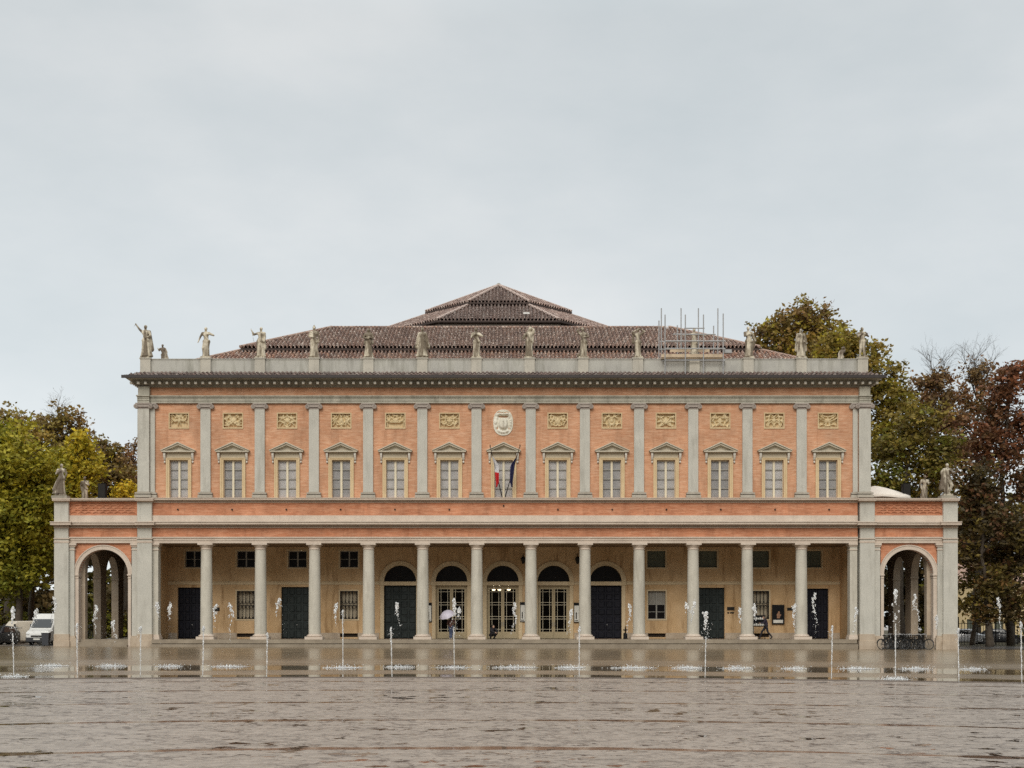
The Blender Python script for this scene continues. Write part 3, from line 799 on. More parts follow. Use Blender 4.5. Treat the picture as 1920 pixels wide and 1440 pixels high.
TC3 = [(0.40, 0.22, 0.15), (0.33, 0.19, 0.14), (0.46, 0.31, 0.23), (0.37, 0.23, 0.17)]
mb = MB()
zt, zb = Z(699.4), Z(704.4, 98.95)
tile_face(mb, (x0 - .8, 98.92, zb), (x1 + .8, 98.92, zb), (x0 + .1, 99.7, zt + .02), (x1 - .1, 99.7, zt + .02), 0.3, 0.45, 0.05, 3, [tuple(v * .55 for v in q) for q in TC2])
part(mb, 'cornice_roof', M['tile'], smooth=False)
mb = MB()
for (x_a, x_b) in ((x0 - .8, x0 + .1), (x1 + .8, x1 - .1)):
    mb.add([(x_a, 98.92, zb), (x_b, 99.7, zt), (x_b, 130, zt), (x_a, 130, zb)], [(0, 1, 2, 3)], TC2[1])
part(mb, 'side_cornice_roof', M['tile'])

# ---- roof parapet and pedestals
PEDX = [273.3, 386, 488, 589, 691, 792, 893.5, 993, 1093.5, 1196, 1302, 1403, 1502, 1617]
PY = 99.75
mb = MB()
mb.box(X(265), X(1626), PY, PY + 0.5, Z(700.5), Z(675.5)); mb.box(X(264.5), X(1626.5), PY - .04, PY + 0.54, Z(675.5), Z(673.8))
mb.box(X(265), X(265) + .5, PY + .5, 135, Z(700.5), Z(674)); mb.box(X(1626) - .5, X(1626), PY + .5, 135, Z(700.5), Z(674))
part(mb, 'roof_parapet', M['parapet'])
for c in PEDX:
    g = MB(); w = 9.6 / 26
    g.box(-w, w, -0.15, 0.62, Z(702.5), Z(674.6)); g.box(-w - .05, w + .05, -0.2, 0.67, Z(674.6), Z(672.6)); g.box(-w - .04, w + .04, -0.19, 0.66, Z(703.6), Z(700.8))
    link('pedestal', g.mesh('pedestal'), M['pedestal'], T, (X(c, PY), PY - 100, 0))

# ---- roofs
def roof_pair():
    cx = -0.3
    # lower roof
    mb = MB()
    e_y, e_z = 100.7, 20.05; t_y = 106.5; t_z = 22.72
    tile_face(mb, (-26.0, e_y, e_z), (25.6, e_y, e_z), (-20.2, t_y, t_z), (19.8, t_y, t_z), 0.29, 0.42, 0.125, 11, TC3 + TC)
    part(mb, 'lower_roof', M['tile'])
    mb = MB()
    for s, xe, xt in ((-1, -26.0, -20.2), (1, 25.6, 19.8)):
        mb.add([(xe, e_y, e_z), (xt, t_y, t_z), (xt, 140, t_z), (xe, 146, e_z)], [(0, 1, 2, 3)], TC[1])
        mb.tube([(xe, e_y, e_z + .05), (xt, t_y, t_z + .05)], 0.11, 8, TC[5])
    part(mb, 'lower_roof_side', M['tile'])
    # main roof
    mb = MB()
    zE = Z(651.5, 106); zR = Z(614.5, 112.2)
    xa, xb = X(450, 106), X(1425, 106); ra, rb = X(622, 112.2), X(1255, 112.2)
    tile_face(mb, (xa, 106, zE), (xb, 106, zE), (ra, 112.2, zR), (rb, 112.2, zR), 0.30, 0.42, 0.13, 12, TC)
    part(mb, 'main_roof', M['tile'])
    mb = MB()
    for s, xe, xt in ((-1, xa, ra), (1, xb, rb)):
        mb.add([(xe, 106, zE), (xt, 112.2, zR), (xt, 132, zR), (xe, 138, zE)], [(0, 1, 2, 3)], TC[1])
        mb.tube([(xe, 106, zE + .06), (xt, 112.2, zR + .06)], 0.12, 8, TC[5])
    k = ra
    while k < rb - .4: mb.tube([(k, 112.25, zR + .03), (k + .42, 112.25, zR + .05)], [.13, .11], 8, rnd.choice(TC)); k += .43
    part(mb, 'roof_ridge', M['tile'])
    mb = MB(); mb.box(xa + .05, xb - .05, 106.03, 106.12, zE - .22, zE - .06); mb.box(xa + .5, xb - .5, 106.55, 106.7, zE - 1.2, zE - .1)
    mb.box(xa + .3, xb - .3, 106.12, 106.6, zE - .16, zE - .1)
    part(mb, 'eave', M['eave'])
    # octagonal tower roofs
    CX, CY = X(935, 131) , 131.0
    def octo(r, z, k): 
        a = -PI / 2 - PI / 8 + k * PI / 4; q = r / math.cos(PI / 8); return (CX + q * math.cos(a), CY + q * math.sin(a), z)
    def ring_roof(r0, z0, r1, z1, name, seed):
        g = MB()
        for k in range(8):
            A, B, C, D = octo(r0, z0, k), octo(r0, z0, k + 1), octo(r1, z1, k + 1), octo(r1, z1, k)
            if k in (7, 0, 1): tile_face(g, A, B, D, C, 0.32, 0.42, 0.13, seed + k, TC2)
            else: g.add([A, B, C, D], [(0, 1, 2, 3)], TC2[1])
            up = Vector((0, 0, .07)); g.tube([Vector(A) + up, Vector(D) + up], 0.13, 8, TC2[3])
        return part(g, name, M['tile'])
    z3 = Z(600, 118.3); z3t = Z(570.5, 124.3)
    ring_roof(12.7, z3, 6.4, z3t, 'tower_lower_roof', 21)
    z4 = Z(566.5, 124.3)
    g_apex = Z(537, 131)
    ring_roof(6.75, z4, 0.12, g_apex, 'tower_upper_roof', 31)
    g = MB(); g.ball((CX, CY, g_apex + .1), .22); part(g, 'roof_finial', M['stone_dark'])
    g = MB()
    for r, za, zb in ((12.75, z3 - .2, z3 - .04), (6.8, z4 - .17, z4 - .03)):
        vs = [octo(r, za, k) for k in range(8)] + [octo(r, zb, k) for k in range(8)] + [octo(r - .9, za, k) for k in range(8)]
        g.add(vs, [(k, (k + 1) % 8, 8 + (k + 1) % 8, 8 + k) for k in range(8)] + [(k, 16 + k, 16 + (k + 1) % 8, (k + 1) % 8) for k in range(8)])
    part(g, 'tower_eave', M['eave'])
    g = MB()
    for r, za, zb in ((12.1, 20.0, z3 - .55), (12.35, z3 - .55, z3 - .26), (6.1, z3t - 1.2, z4 - .12)):
        vs = [octo(r, za, k) for k in range(8)] + [octo(r, zb, k) for k in range(8)]
        g.add(vs, [(k, (k + 1) % 8, 8 + (k + 1) % 8, 8 + k) for k in range(8)])
    part(g, 'tower_wall', M['stone_pink'])
    g = MB(); yy = 120.0
    sl = (z3t - z3) / (12.7 - 6.4); zz = z3 + (yy - 118.3) * sl + 0.16
    g.box(X(981, yy), X(993, yy), yy, yy + .35, zz, zz + .16); part(g, 'skylight', M['white_paint'])
roof_pair()

# ---- lower entablature, parapet
PIERS = [(257.0, 284.6), (1606.0, 1633.4)]
mb = MB(); a, b = 284.7, 1605.9
mb.box(X(a), X(b), YE, 100.6, Z(1018.2, YE), Z(1013.4, YE)); mb.box(X(a), X(b), YE - .04, 100.6, Z(1013.4, YE), Z(1009, YE)); mb.box(X(a), X(b), YE - .1, 100.6, Z(1009, YE), Z(1006.6, YE))
part(mb, 'portico_architrave', M['stone_pink'])
mb = MB(); mb.box(X(a), X(b), YE + .03, 100.6, Z(1006.6, YE), Z(989, YE)); part(mb, 'portico_frieze', M['brick_low'])
mb = MB()
mb.box(X(a), X(b), YE - .07, 100.5, Z(990, YE), Z(988.4, YE)); mb.box(X(a), X(b), YE + .02, 100.5, Z(988.4, YE), Z(984, YE)); mb.box(X(a), X(b), YE - .52, 100.5, Z(984, YE), Z(980, YE)); mb.box(X(a), X(b), YE - .58, 100.5, Z(980, YE), Z(978, YE))
part(mb, 'portico_cornice', M['stone_pink'])
mb = MB(); mb.box(X(a), X(b), YE - .03, 100.4, Z(978, YE), Z(966.4, YE)); part(mb, 'parapet_base', M['stone_pink'])
mb = MB(); mb.box(X(a), X(b), YE + .05, 100.3, Z(966.4, YE), Z(940.5, YE)); part(mb, 'parapet_wall', M['brick_low'])
mb = MB(); mb.box(X(a), X(b), YE - .01, 100.3, Z(942.5, YE), Z(940.6, YE)); mb.box(X(a), X(b), YE + .04, 100.3, Z(940.6, YE), Z(938, YE)); mb.box(X(a), X(b), YE - .32, 100.3, Z(938, YE), Z(935.4, YE)); mb.box(X(a), X(b), YE - .36, 100.3, Z(935.4, YE), Z(934, YE))
part(mb, 'coping', M['stone_pink'])
for c in WINX:
    g = MB(); g.tube([(0, YE - 100 - .04, 0), (0, YE - 100 + .08, 0)], 0.06, 8)
    link('drain_spout', g.mesh('drain_spout'), M['iron'], T, (X(c), 0, Z(949 if c == WINX[6] else 956)))
# ---- columns (column > capital, base)
def make_column():
    Yc = 100.12; s = Yc / F
    zt, zb = Z(1031, Yc), Z(1189, Yc); prof = []
    for k in range(13):
        t = k / 12; r = 11.4 - 1.3 * t ** 1.6; prof.append((r * s, zb + (zt - zb) * t))
    f = MB(); f.lathe(prof, n=32)
    c = link('column', f.mesh('column', True), M['stone_col'], T)
    smooth_angle(c)
    g = MB()
    g.lathe([(10.2 * s, zt), (11.0 * s, zt + .01), (11.0 * s, zt + .06), (10.2 * s, zt + .07), (10.2 * s, Z(1027.2, Yc)), (11 * s, Z(1026.6, Yc)), (12.6 * s, Z(1024, Yc)), (13.2 * s, Z(1022.6, Yc)), (13.2 * s, Z(1022.3, Yc))], n=32)
    w = 14.1 * s; g.box(-w, w, -w, w, Z(1022.3, Yc), Z(1018.3, Yc))
    cap = link('capital', g.mesh('capital'), M['stone_pink'], c); smooth_angle(cap)
    g = MB()
    g.lathe([(11.4 * s, zb), (12.2 * s, zb - .02), (12.2 * s, Z(1190, Yc)), (14 * s, Z(1190.6, Yc)), (15 * s, Z(1192, Yc)), (14.2 * s, Z(1193.4, Yc)), (13.8 * s, Z(1193.6, Yc))][::-1], n=32)
    w = 16.6 * s; g.box(-w, w, -w, w, FLOOR, Z(1193.6, Yc))
    ba = link('base', g.mesh('base'), M['stone_pink'], c); smooth_angle(ba)
    return c, Yc
col, Yc = make_column()
col.location = (X(COLX[0], Yc), Yc - 100, 0)
for px in COLX[1:]:
    q = copy_tree(col, T); q.location = (X(px, Yc), Yc - 100, 0)
# half columns (square) against the piers
for a, b in ((284.8, 298.2), (1592, 1605.8)):
    g = MB(); g.box(X(a), X(b), 99.75, 100.5, FLOOR, Z(1019)); o = part(g, 'pilaster', M['stone_col'])
    g = MB(); e = -3 if a > 900 else 0; e2 = 3 if a < 900 else 0
    g.box(X(a + e), X(b + e2), 99.6, 100.5, Z(1022.2), Z(1018.4)); g.box(X(a + e / 2), X(b + e2 / 2), 99.68, 100.5, Z(1025), Z(1022.2)); g.box(X(a + e / 3), X(b + e2 / 3), 99.7, 100.5, Z(1032), Z(1030))
    build(g, 'capital', M['stone_pink'], o)
    g = MB(); g.box(X(a + e), X(b + e2), 99.6, 100.5, FLOOR + .001, Z(1193.6)); g.box(X(a + e / 2), X(b + e2 / 2), 99.66, 100.5, Z(1193.6), Z(1190)); build(g, 'base', M['stone_pink'], o)

# ---- portico floor and step
mb = MB(); SY = 99.0
xa, xb = X(285.2, 99.2), X(1605.6, 99.2)
mb.box(xa, xb, SY, 105, FLOOR - .28, FLOOR)
part(mb, 'portico_floor', M['step'])
mb = MB(); mb.box(xa, xb, SY + .12, 104, -0.3, FLOOR - .281); mb.box(xa, xb, SY - .28, SY + .119, -0.3, FLOOR - .33); part(mb, 'portico_step', M['step'])
# ---- portico back wall
YB = 104.7
BZ = lambda py: Z(py, YB)
BX = lambda px: X(px, YB)
ops = []; floor_z = FLOOR + .003
doors_sq = [(333, 380, 1101.5, 'door_navy'), (527.5, 579, 1100.5, 'door_green'), (1308.5, 1358.5, 1102, 'door_green'), (1510, 1553.5, 1103.5, 'door_navy')]
doors_arch = [(720, 780.5, 'door_green'), (816.7, 876.3, 'glass'), (912.5, 972.5, 'glass'), (1008, 1068, 'glass'), (1105.5, 1165.5, 'door_navy')]
wins_top = [(347, 380.5, 'open'), (444, 478, 'open'), (540.5, 575, 'open'), (637.5, 671.5, 'open'), (1213.7, 1247.5, 'shut'), (1310.5, 1344.5, 'shut'), (1408, 1442, 'shut'), (1506, 1540, 'shut')]
wins_low = [(444, 477.5, 'grille'), (637.5, 671, 'grille'), (1215, 1248, 'casement'), (1409, 1442, 'grille')]
for a, b, t, k in doors_sq: ops.append((BX(a), BX(b), floor_z, BZ(t)))
for a, b, k in doors_arch: ops.append((BX(a), BX(b), floor_z, BZ(1060.5)))
for a, b, k in wins_top: ops.append((BX(a), BX(b), BZ(1064), BZ(1033)))
for a, b, k in wins_low: ops.append((BX(a), BX(b), BZ(1161), BZ(1108)))
for a, b, k in wins_low: ops.append((BX(a), BX(b), BZ(1194.5), BZ(1187.5)))
mb = MB()
xa, xb = X(286), X(1604)
CEIL = Z(1018.2, YE)
wall_openings(mb, xa, xb, floor_z, CEIL, YB, YB + .5, ops)
for a, b, k in doors_arch:
    cx, r = (BX(a) + BX(b)) / 2, (BX(b) - BX(a)) / 2; spandrel(mb, cx, r, BZ(1090.5), BZ(1060.5), YB + .001, YB + .499)
part(mb, 'portico_wall', M['plaster'])
for q0, q1 in ((xa - .3, xa), (xb, xb + .3)):
    mb = MB(); mb.box(q0, q1, 100.5, YB + .5, floor_z, CEIL); part(mb, 'portico_end_wall', M['plaster'])
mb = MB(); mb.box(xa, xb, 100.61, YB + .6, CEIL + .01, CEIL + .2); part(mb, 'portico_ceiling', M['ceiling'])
mb = MB()   # string course and dado
segs = []; lastx = xa
bl = sorted([(BX(a) - .36, BX(b) + .36) for a, b, k in doors_arch])
for a, b in bl + [(xb, xb)]:
    if a > lastx: mb = MB(); mb.box(lastx, a, YB - .05, YB + .02, BZ(1096.2), BZ(1091.8)); mb.box(lastx, a, YB - .09, YB + .02, BZ(1091.8), BZ(1090.4)); part(mb, 'string_course', M['plaster_trim'])
    lastx = b
mb = MB(); lastx = xa
bl = sorted([(BX(a) - (.36 if k else 0.02), BX(b) + (.36 if k else .02)) for a, b, k in [(a, b, 0) for a, b, t, m_ in doors_sq] + [(a, b, 1) for a, b, m_ in doors_arch]] + [(BX(a), BX(b)) for a, b, k in wins_low])
for a, b in bl + [(xb, xb)]:
    if a > lastx: mb = MB(); mb.box(lastx, a, YB - .05, YB + .02, floor_z, BZ(1186.5)); part(mb, 'dado', M['stone_tan'])
    lastx = b
# doors
def panel_door(x0, x1, z1, mat, cols_, rows):
    g = MB(); y = YB + .22; z0 = floor_z
    g.box(x0 + .002, x1 - .002, y, y + .08, z0 + .02, z1 - .002)
    cw = (x1 - x0) / cols_; rh = (z1 - z0) / rows
    for i in range(cols_):
        for j in range(rows):
            a, b, c, d = x0 + i * cw + .07, x0 + (i + 1) * cw - .07, z0 + j * rh + .06, z0 + (j + 1) * rh - .06
            v = [(a, y - .001, c), (b, y - .001, c), (b, y - .001, d), (a, y - .001, d)]
            e = .05; v += [(a + e, y - .05, c + e), (b - e, y - .05, c + e), (b - e, y - .05, d - e), (a + e, y - .05, d - e)]
            g.add(v, [(4, 5, 6, 7), (0, 1, 5, 4), (1, 2, 6, 5), (2, 3, 7, 6), (3, 0, 4, 7)])
    g.box((x0 + x1) / 2 - .03, (x0 + x1) / 2 + .03, y - .06, y - .002, z0 + .03, z1 - .01)
    d = part(g, 'door', mat)
    h = MB(); h.ball(((x0 + x1) / 2 + .12, y - .07, z0 + 1.05), .045); build(h, 'door_handle', M['steel'], d)
    return d
for a, b, t, k in doors_sq: panel_door(BX(a), BX(b), BZ(t), M[k], 4, 6)
def arch_trim(x0, x1):
    g = MB(); w = .28; cx, r = (x0 + x1) / 2, (x1 - x0) / 2; zs = BZ(1090.5)
    ring(g, cx, r, r + w, zs, YB - .06, YB + .03); ring(g, cx, r + w, r + w + .05, zs, YB - .1, YB + .03)
    g.box(x0 - w, x0, YB - .06, YB + .03, floor_z, BZ(1097.6)); g.box(x1, x1 + w, YB - .06, YB + .03, floor_z, BZ(1097.6))
    g.box(x0 - w - .06, x1 + w + .06, YB - .11, YB + .3, BZ(1097.6), zs - .001)
    return part(g, 'door_surround', M['plaster_trim'])
def lunette(x0, x1):
    cx, r = (x0 + x1) / 2, (x1 - x0) / 2; zs = BZ(1090.5); g = MB(); y = YB + .3
    vs = [(cx + r * .995 * math.cos(PI * k / 24), zs + .001 + r * .995 * math.sin(PI * k / 24)) for k in range(25)]
    g.prism(vs, y, y + .03); o = part(g, 'fanlight', M['dark_glass'])
    f = MB()
    for k in range(1, 4):
        a = PI * k / 4; f.tube([(cx, y - .02, zs + .02), (cx + r * .97 * math.cos(a), y - .02, zs + r * .97 * math.sin(a))], .022, 6)
    ring(f, cx, r * .93, r * .985, zs, y - .05, y - .005); ring(f, cx, r * .3, r * .34, zs, y - .045, y - .005)
    build(f, 'fanlight_bars', M['iron'], o)
def glass_door(x0, x1, lit):
    z0, z1 = floor_z, BZ(1098); y = YB + .2; g = MB()
    g.box(x0 + .001, x0 + .11, y, y + .12, z0, z1); g.box(x1 - .11, x1 - .001, y, y + .12, z0, z1); g.box(x0 + .11, x1 - .11, y, y + .12, z1 - .16, z1 - .001)
    d = part(g, 'glass_door', M['door_beige']); cx = (x0 + x1) / 2
    for s, a, b in ((-1, x0 + .112, cx - .004), (1, cx + .004, x1 - .112)):
        g = MB(); st = .12; y2 = y + .03; za, zb = z0 + .02, z1 - .165
        g.box(a, a + st, y2, y2 + .05, za, zb); g.box(b - st, b, y2, y2 + .05, za, zb); g.box(a + st, b - st, y2, y2 + .05, za, za + .5); g.box(a + st, b - st, y2, y2 + .05, zb - .1, zb)
        lf = build(g, 'door_leaf', M['door_beige'], d)
        g = MB(); ga, gb, gc, gd = a + st, b - st, za + .5, zb - .1
        fw = gb - ga
        for q in (.2, .8): g.box(ga + fw * q - .014, ga + fw * q + .014, y2 + .005, y2 + .04, gc, gd)
        for q in (.06, .30, .36, .63, .69, .94): g.box(ga, gb, y2 + .008, y2 + .037, gc + (gd - gc) * q - .013, gc + (gd - gc) * q + .013)
        build(g, 'glazing_bars', M['cream'], d)
        g = MB(); g.add([(ga, y2 + .025, gc), (gb, y2 + .025, gc), (gb, y2 + .025, gd), (ga, y2 + .025, gd)], [(0, 1, 2, 3)]); build(g, 'pane', M['glass_dark'], d)
        g = MB(); hx = cx + s * .07; g.tube([(hx, y2 - .05, z0 + .95), (hx, y2 - .05, z0 + 1.25)], .018, 8); build(g, 'door_handle', M['steel'], d)
for i, (a, b, k) in enumerate(doors_arch):
    x0, x1 = BX(a), BX(b); arch_trim(x0, x1); lunette(x0, x1)
    if k == 'glass': glass_door(x0, x1, i == 2)
    else: panel_door(x0, x1, BZ(1097.7), M[k], 4, 7)
# foyer behind the glass doors
mb = MB(); xa2, xb2 = BX(806), BX(1078)
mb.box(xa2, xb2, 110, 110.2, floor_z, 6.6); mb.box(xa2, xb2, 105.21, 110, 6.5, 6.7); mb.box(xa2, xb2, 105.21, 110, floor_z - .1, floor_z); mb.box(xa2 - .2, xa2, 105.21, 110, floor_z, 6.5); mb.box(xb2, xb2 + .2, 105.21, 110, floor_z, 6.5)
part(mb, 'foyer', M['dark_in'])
for px, py in ((925.5, 1105.5), (936.5, 1105.5), (954, 1105.2)):
    g = MB(); g.ball((0, 0, 0), (.14, .14, .09), 10, 6); g.tube([(0, 0, .09), (0, 0, 6.5 - Z(py, 106.5))], .012, 6)
    link('foyer_lamp', g.mesh('foyer_lamp'), M['lit'], T, (X(px, 106.5), 6.5, Z(py, 106.5)))
# small windows
def frame_box(g, x0, x1, z0, z1, y, t, d):
    g.box(x0, x0 + t, y, y + d, z0, z1); g.box(x1 - t, x1, y, y + d, z0, z1); g.box(x0 + t, x1 - t, y, y + d, z0, z0 + t); g.box(x0 + t, x1 - t, y, y + d, z1 - t, z1)
for a, b, k in wins_top:
    x0, x1, z0, z1 = BX(a), BX(b), BZ(1064), BZ(1033); g = MB(); y = YB + .22; cx = (x0 + x1) / 2
    frame_box(g, x0, x1, z0, z1, y, .05, .06); g.box(cx - .05, cx + .05, y - .01, y + .06, z0 + .05, z1 - .05)
    zc_ = (z0 + z1) / 2; g.box(x0 + .05, cx - .05, y, y + .05, zc_ - .02, zc_ + .02); g.box(cx + .05, x1 - .05, y, y + .05, zc_ - .02, zc_ + .02)
    w = part(g, 'small_window', M['muntin'] if k == 'open' else M['shutter'])
    g = MB(); g.box(x0 + .03, x1 - .03, y + .03, y + .05, z0 + .03, z1 - .03); build(g, 'pane', M['dark_glass'] if k == 'open' else M['shutter'], w)
    g = MB(); frame_box(g, x0 - .11, x1 + .11, z0 - .11, z1 + .11, YB - .03, .108, .05); build(g, 'surround', M['plaster_trim'], w)
for a, b, k in wins_low:
    x0, x1, z0, z1 = BX(a), BX(b), BZ(1161), BZ(1108); y = YB + .25; cx = (x0 + x1) / 2
    g = MB(); frame_box(g, x0 - .1, x1 + .1, z0 - .1, z1 + .1, YB - .03, .099, .05)
    w = part(g, 'grilled_window' if k == 'grille' else 'casement_window', M['plaster_trim'])
    if k == 'grille':
        g = MB(); g.box(x0, x1, y + .1, y + .13, z0, z1); build(g, 'blind', M['sand_grey'], w)
        g = MB(); yb = YB - .02; frame_box(g, x0 + .01, x1 - .01, z0 + .01, z1 - .01, yb, .05, .05)
        for q in (.49, .56): g.box(x0 + .05, x1 - .05, yb, yb + .05, z0 + (z1 - z0) * q - .025, z0 + (z1 - z0) * q + .025)
        n = 5
        for i in range(n):
            xx = x0 + (x1 - x0) * (i + .5) / n
            for (za, zb) in ((z0 + .05, z0 + (z1 - z0) * .47), (z0 + (z1 - z0) * .58, z1 - .05)):
                L = zb - za; g.tube([(xx, yb + .03, za), (xx, yb + .03, za + L * .08), (xx, yb + .03, za + L * .16), (xx, yb + .03, za + L * .5), (xx, yb + .03, za + L * .84), (xx, yb + .03, za + L * .92), (xx, yb + .03, zb)], [.05, .075, .03, .024, .03, .075, .05], 8)
        build(g, 'grille', M['iron'], w)
    else:
        g = MB(); frame_box(g, x0, x1, z0, z1, y, .05, .06); g.box(cx - .05, cx + .05, y, y + .06, z0 + .05, z1 - .05)
        for q in (.26, .52): zc_ = z0 + (z1 - z0) * q; g.box(x0 + .05, cx - .05, y, y + .05, zc_ - .02, zc_ + .02); g.box(cx + .05, x1 - .05, y, y + .05, zc_ - .02, zc_ + .02)
        build(g, 'casement', M['muntin'], w)
        g = MB(); g.box(x0 + .02, x1 - .02, y + .05, y + .06, z0 + .02, z1 - .02); build(g, 'pane', M['dark_glass'], w)
        g = MB(); n = 40; vs = []
        for i in range(n + 1):
            xx = x0 + .06 + (x1 - x0 - .12) * i / n; yy = y + .03 + .02 * math.sin(i * 1.4); vs += [(xx, yy, z0 + (z1 - z0) * .53), (xx, yy, z1 - .06)]
        g.add(vs, [(2 * i, 2 * i + 2, 2 * i + 3, 2 * i + 1) for i in range(n)]); build(g, 'curtain', M['muntin'], w)
    g = MB(); g.box(x0, x1, YB + .3, YB + .32, BZ(1194.5), BZ(1187.5)); g.box(x0, x1, YB + .1, YB + .12, BZ(1191.4), BZ(1190.8)); part(g, 'basement_vent', M['dark_in'])

# ---- corner piers of the main block and the two end pavilions
def pavilion(sgn):
    MX = (lambda p: p) if sgn < 0 else (lambda p: 1897.3 - p)      # mirror photo columns about the middle
    def bx(g, p0, p1, py0, py1, Y, Yb):
        a, b = X(MX(p0), Y), X(MX(p1), Y); g.box(min(a, b), max(a, b), Y, Yb, Z(py1, Y), Z(py0, Y))
    def xx(p, Y=100): return X(MX(p), Y)
    Yp = 99.45
    gnd = Z(1218, Yp) - .3
    # piers
    for nm, (a, b), yy in (('corner_pier', (101.5, 128.3), Yp), ('inner_pier', (257.2, 284.5), Yp)):
        g = MB(); bx(g, a, b, 1008.8, 1189, yy, 101.0); p = part(g, nm, M['stone_grey'])
        g = MB(); bx(g, a - .6, b + .6, 1014, 1016.2, yy - .04, 101.01); bx(g, a - .6, b + .6, 1016.2, 1018, yy - .02, 101.01); bx(g, a - 1.2, b + 1.2, 1008.7, 1010.5, yy - .08, 101.02); build(g, 'capital', M['stone_pink'], p)
        g = MB(); bx(g, a - .8, b + .8, 1189, 1202, yy - .06, 101.02); bx(g, a - 1.6, b + 1.6, 1202, 1228, yy - .12, 101.03); build(g, 'base', M['stone_tan'], p)
        g = MB(); bx(g, a + .3, b - .3, 989.4, 1008.6, yy + .02, 101.0); bx(g, a, b, 941, 977.8, yy, 101.0); build(g, 'upper_block', M['stone_grey'], p)
        e0 = 7.6 if nm == 'corner_pier' else 4.6
        g = MB(); bx(g, a - e0, b + 4.2, 979.5, 984, yy - .46, 101.0); bx(g, a - e0 - .8, b + 5, 977.8, 979.5, yy - .52, 101.0); bx(g, a + .2, b - .2, 984, 987.3, yy + .01, 101.0); bx(g, a - 1, b + 1, 987.3, 989.4, yy - .08, 101.0); build(g, 'cornice', M['stone_pink'], p)
        g = MB(); bx(g, a - 1.2, b + 1.2, 938.5, 941, yy - .06, 101.0); bx(g, a - 4, b + 2.6, 935.3, 938.5, yy - .3, 101.0); bx(g, a - 4.6, b + 3, 933.8, 935.3, yy - .34, 101.0); build(g, 'coping', M['stone_pink'], p)
    a, b = 128.4, 257.1
    g = MB(); bx(g, a, b, 1013.4, 1018.2, YE, 100.5); bx(g, a, b, 1009, 1013.4, YE - .04, 100.5); bx(g, a, b, 1006.6, 1009, YE - .1, 100.5); part(g, 'pavilion_architrave', M['stone_pink'])
    g = MB(); bx(g, a, b, 989, 1006.6, YE + .03, 100.5); part(g, 'pavilion_frieze', M['brick_low'])
    g = MB(); bx(g, a, b, 988.4, 990, YE - .07, 100.5); bx(g, a, b, 984, 988.4, YE + .02, 100.5); bx(g, a, b, 980, 984, YE - .46, 100.5); bx(g, a, b, 978, 980, YE - .52, 100.5); part(g, 'pavilion_cornice', M['stone_pink'])
    g = MB(); bx(g, a, b, 966.4, 978, YE - .03, 100.4); part(g, 'pavilion_parapet_base', M['stone_pink'])
    g = MB(); bx(g, a, b, 940.5, 966.4, YE + .12, 100.3)
    # fish-scale brickwork
    rows, n = 5, 9; wx = (b - a - 6) / n
    for j in range(rows):
        py = 946.5 + j * 4.5
        for i in range(n + (0 if j % 2 else -1)):
            pc = a + 3 + (i + (.5 if j % 2 else 1.0)) * wx
            pts = []
            for k in range(9):
                t = PI * k / 8; q = wx * .52; pts.append((xx(pc + q * math.cos(t), YE), YE + .1, Z(py + 3.0 - 3.4 * math.sin(t), YE)))
            g.tube(pts, .052, 6)
    bx(g, a, a + 3, 941, 966.3, YE + .05, 100.28); bx(g, b - 3, b, 941, 966.3, YE + .05, 100.28); bx(g, a + 3, b - 3, 964.2, 966.35, YE + .05, 100.28); bx(g, a + 3, b - 3, 940.6, 942.2, YE + .05, 100.28)
    part(g, 'scale_pattern_parapet', M['brick_low'])
    g = MB(); bx(g, a, b, 938, 940.6, YE + .1, 100.3); bx(g, a, b, 935.4, 938, YE - .32, 100.3); bx(g, a, b, 934, 935.4, YE - .36, 100.3); part(g, 'pavilion_coping', M['stone_pink'])
    # arch wall
    cpx = 195.2; r0 = 46.3 * 100 / F; cx = xx(cpx); zs = Z(1077)
    g = MB(); y0, y1 = 99.86, 100.4
    xa, xb = sorted((xx(139.4), xx(247))); xi, xj = cx - r0, cx + r0
    g.box(xa, xi, y0, y1, Z(1077), Z(1018.3)); g.box(xj, xb, y0, y1, Z(1077), Z(1018.3)); spandrel(g, cx, r0, zs, Z(1018.3), y0, y1, 28)
    part(g, 'arch_spandrel', M['brick_low'])
    g = MB(); ring(g, cx, r0 - .001, r0 + .27, zs, 99.76, 100.42, 32); ring(g, cx, r0 + .27, r0 + .34, zs, 99.72, 100.0, 32)
    o = part(g, 'archivolt', M['stone_pink'])
    for s in (-1, 1):
        e = sorted((cx + s * r0, xx(139.5 if s * sgn > 0 else 247)))
        g = MB(); g.box(e[0], e[1], 99.8, 100.42, FLOOR - .9, Z(1079.5)); p = part(g, 'arch_jamb', M['stone_pink'])
        g = MB(); g.box(e[0] - .06, e[1] + .03, 99.72, 100.44, Z(1079.5), Z(1077)); g.box(e[0] - .02, e[1], 99.77, 100.43, Z(1084.5), Z(1083)); build(g, 'impost', M['stone_pink'], p)
    for a2, b2 in ((128.4, 139.4), (247, 257.1)):
        g = MB(); bx(g, a2, b2, 1019, 1192, 99.66, 100.41); p = part(g, 'pilaster', M['stone_grey'])
        da = 0 if a2 < 200 else -3; db = 3 if a2 < 200 else 0
        g = MB(); bx(g, a2 + da, b2 + db, 1018.4, 1022.4, 99.52, 100.43); bx(g, a2 + da / 2, b2 + db / 2, 1022.4, 1025.4, 99.6, 100.42); bx(g, a2 + da / 3, b2 + db / 3, 1029.6, 1031.4, 99.62, 100.42); build(g, 'capital', M['stone_pink'], p)
        g = MB(); bx(g, a2 + da / 2, b2 + db / 2, 1192, 1196, 99.55, 100.42); bx(g, a2 + da, b2 + db, 1196, 1228, 99.5, 100.43); build(g, 'base', M['stone_tan'], p)
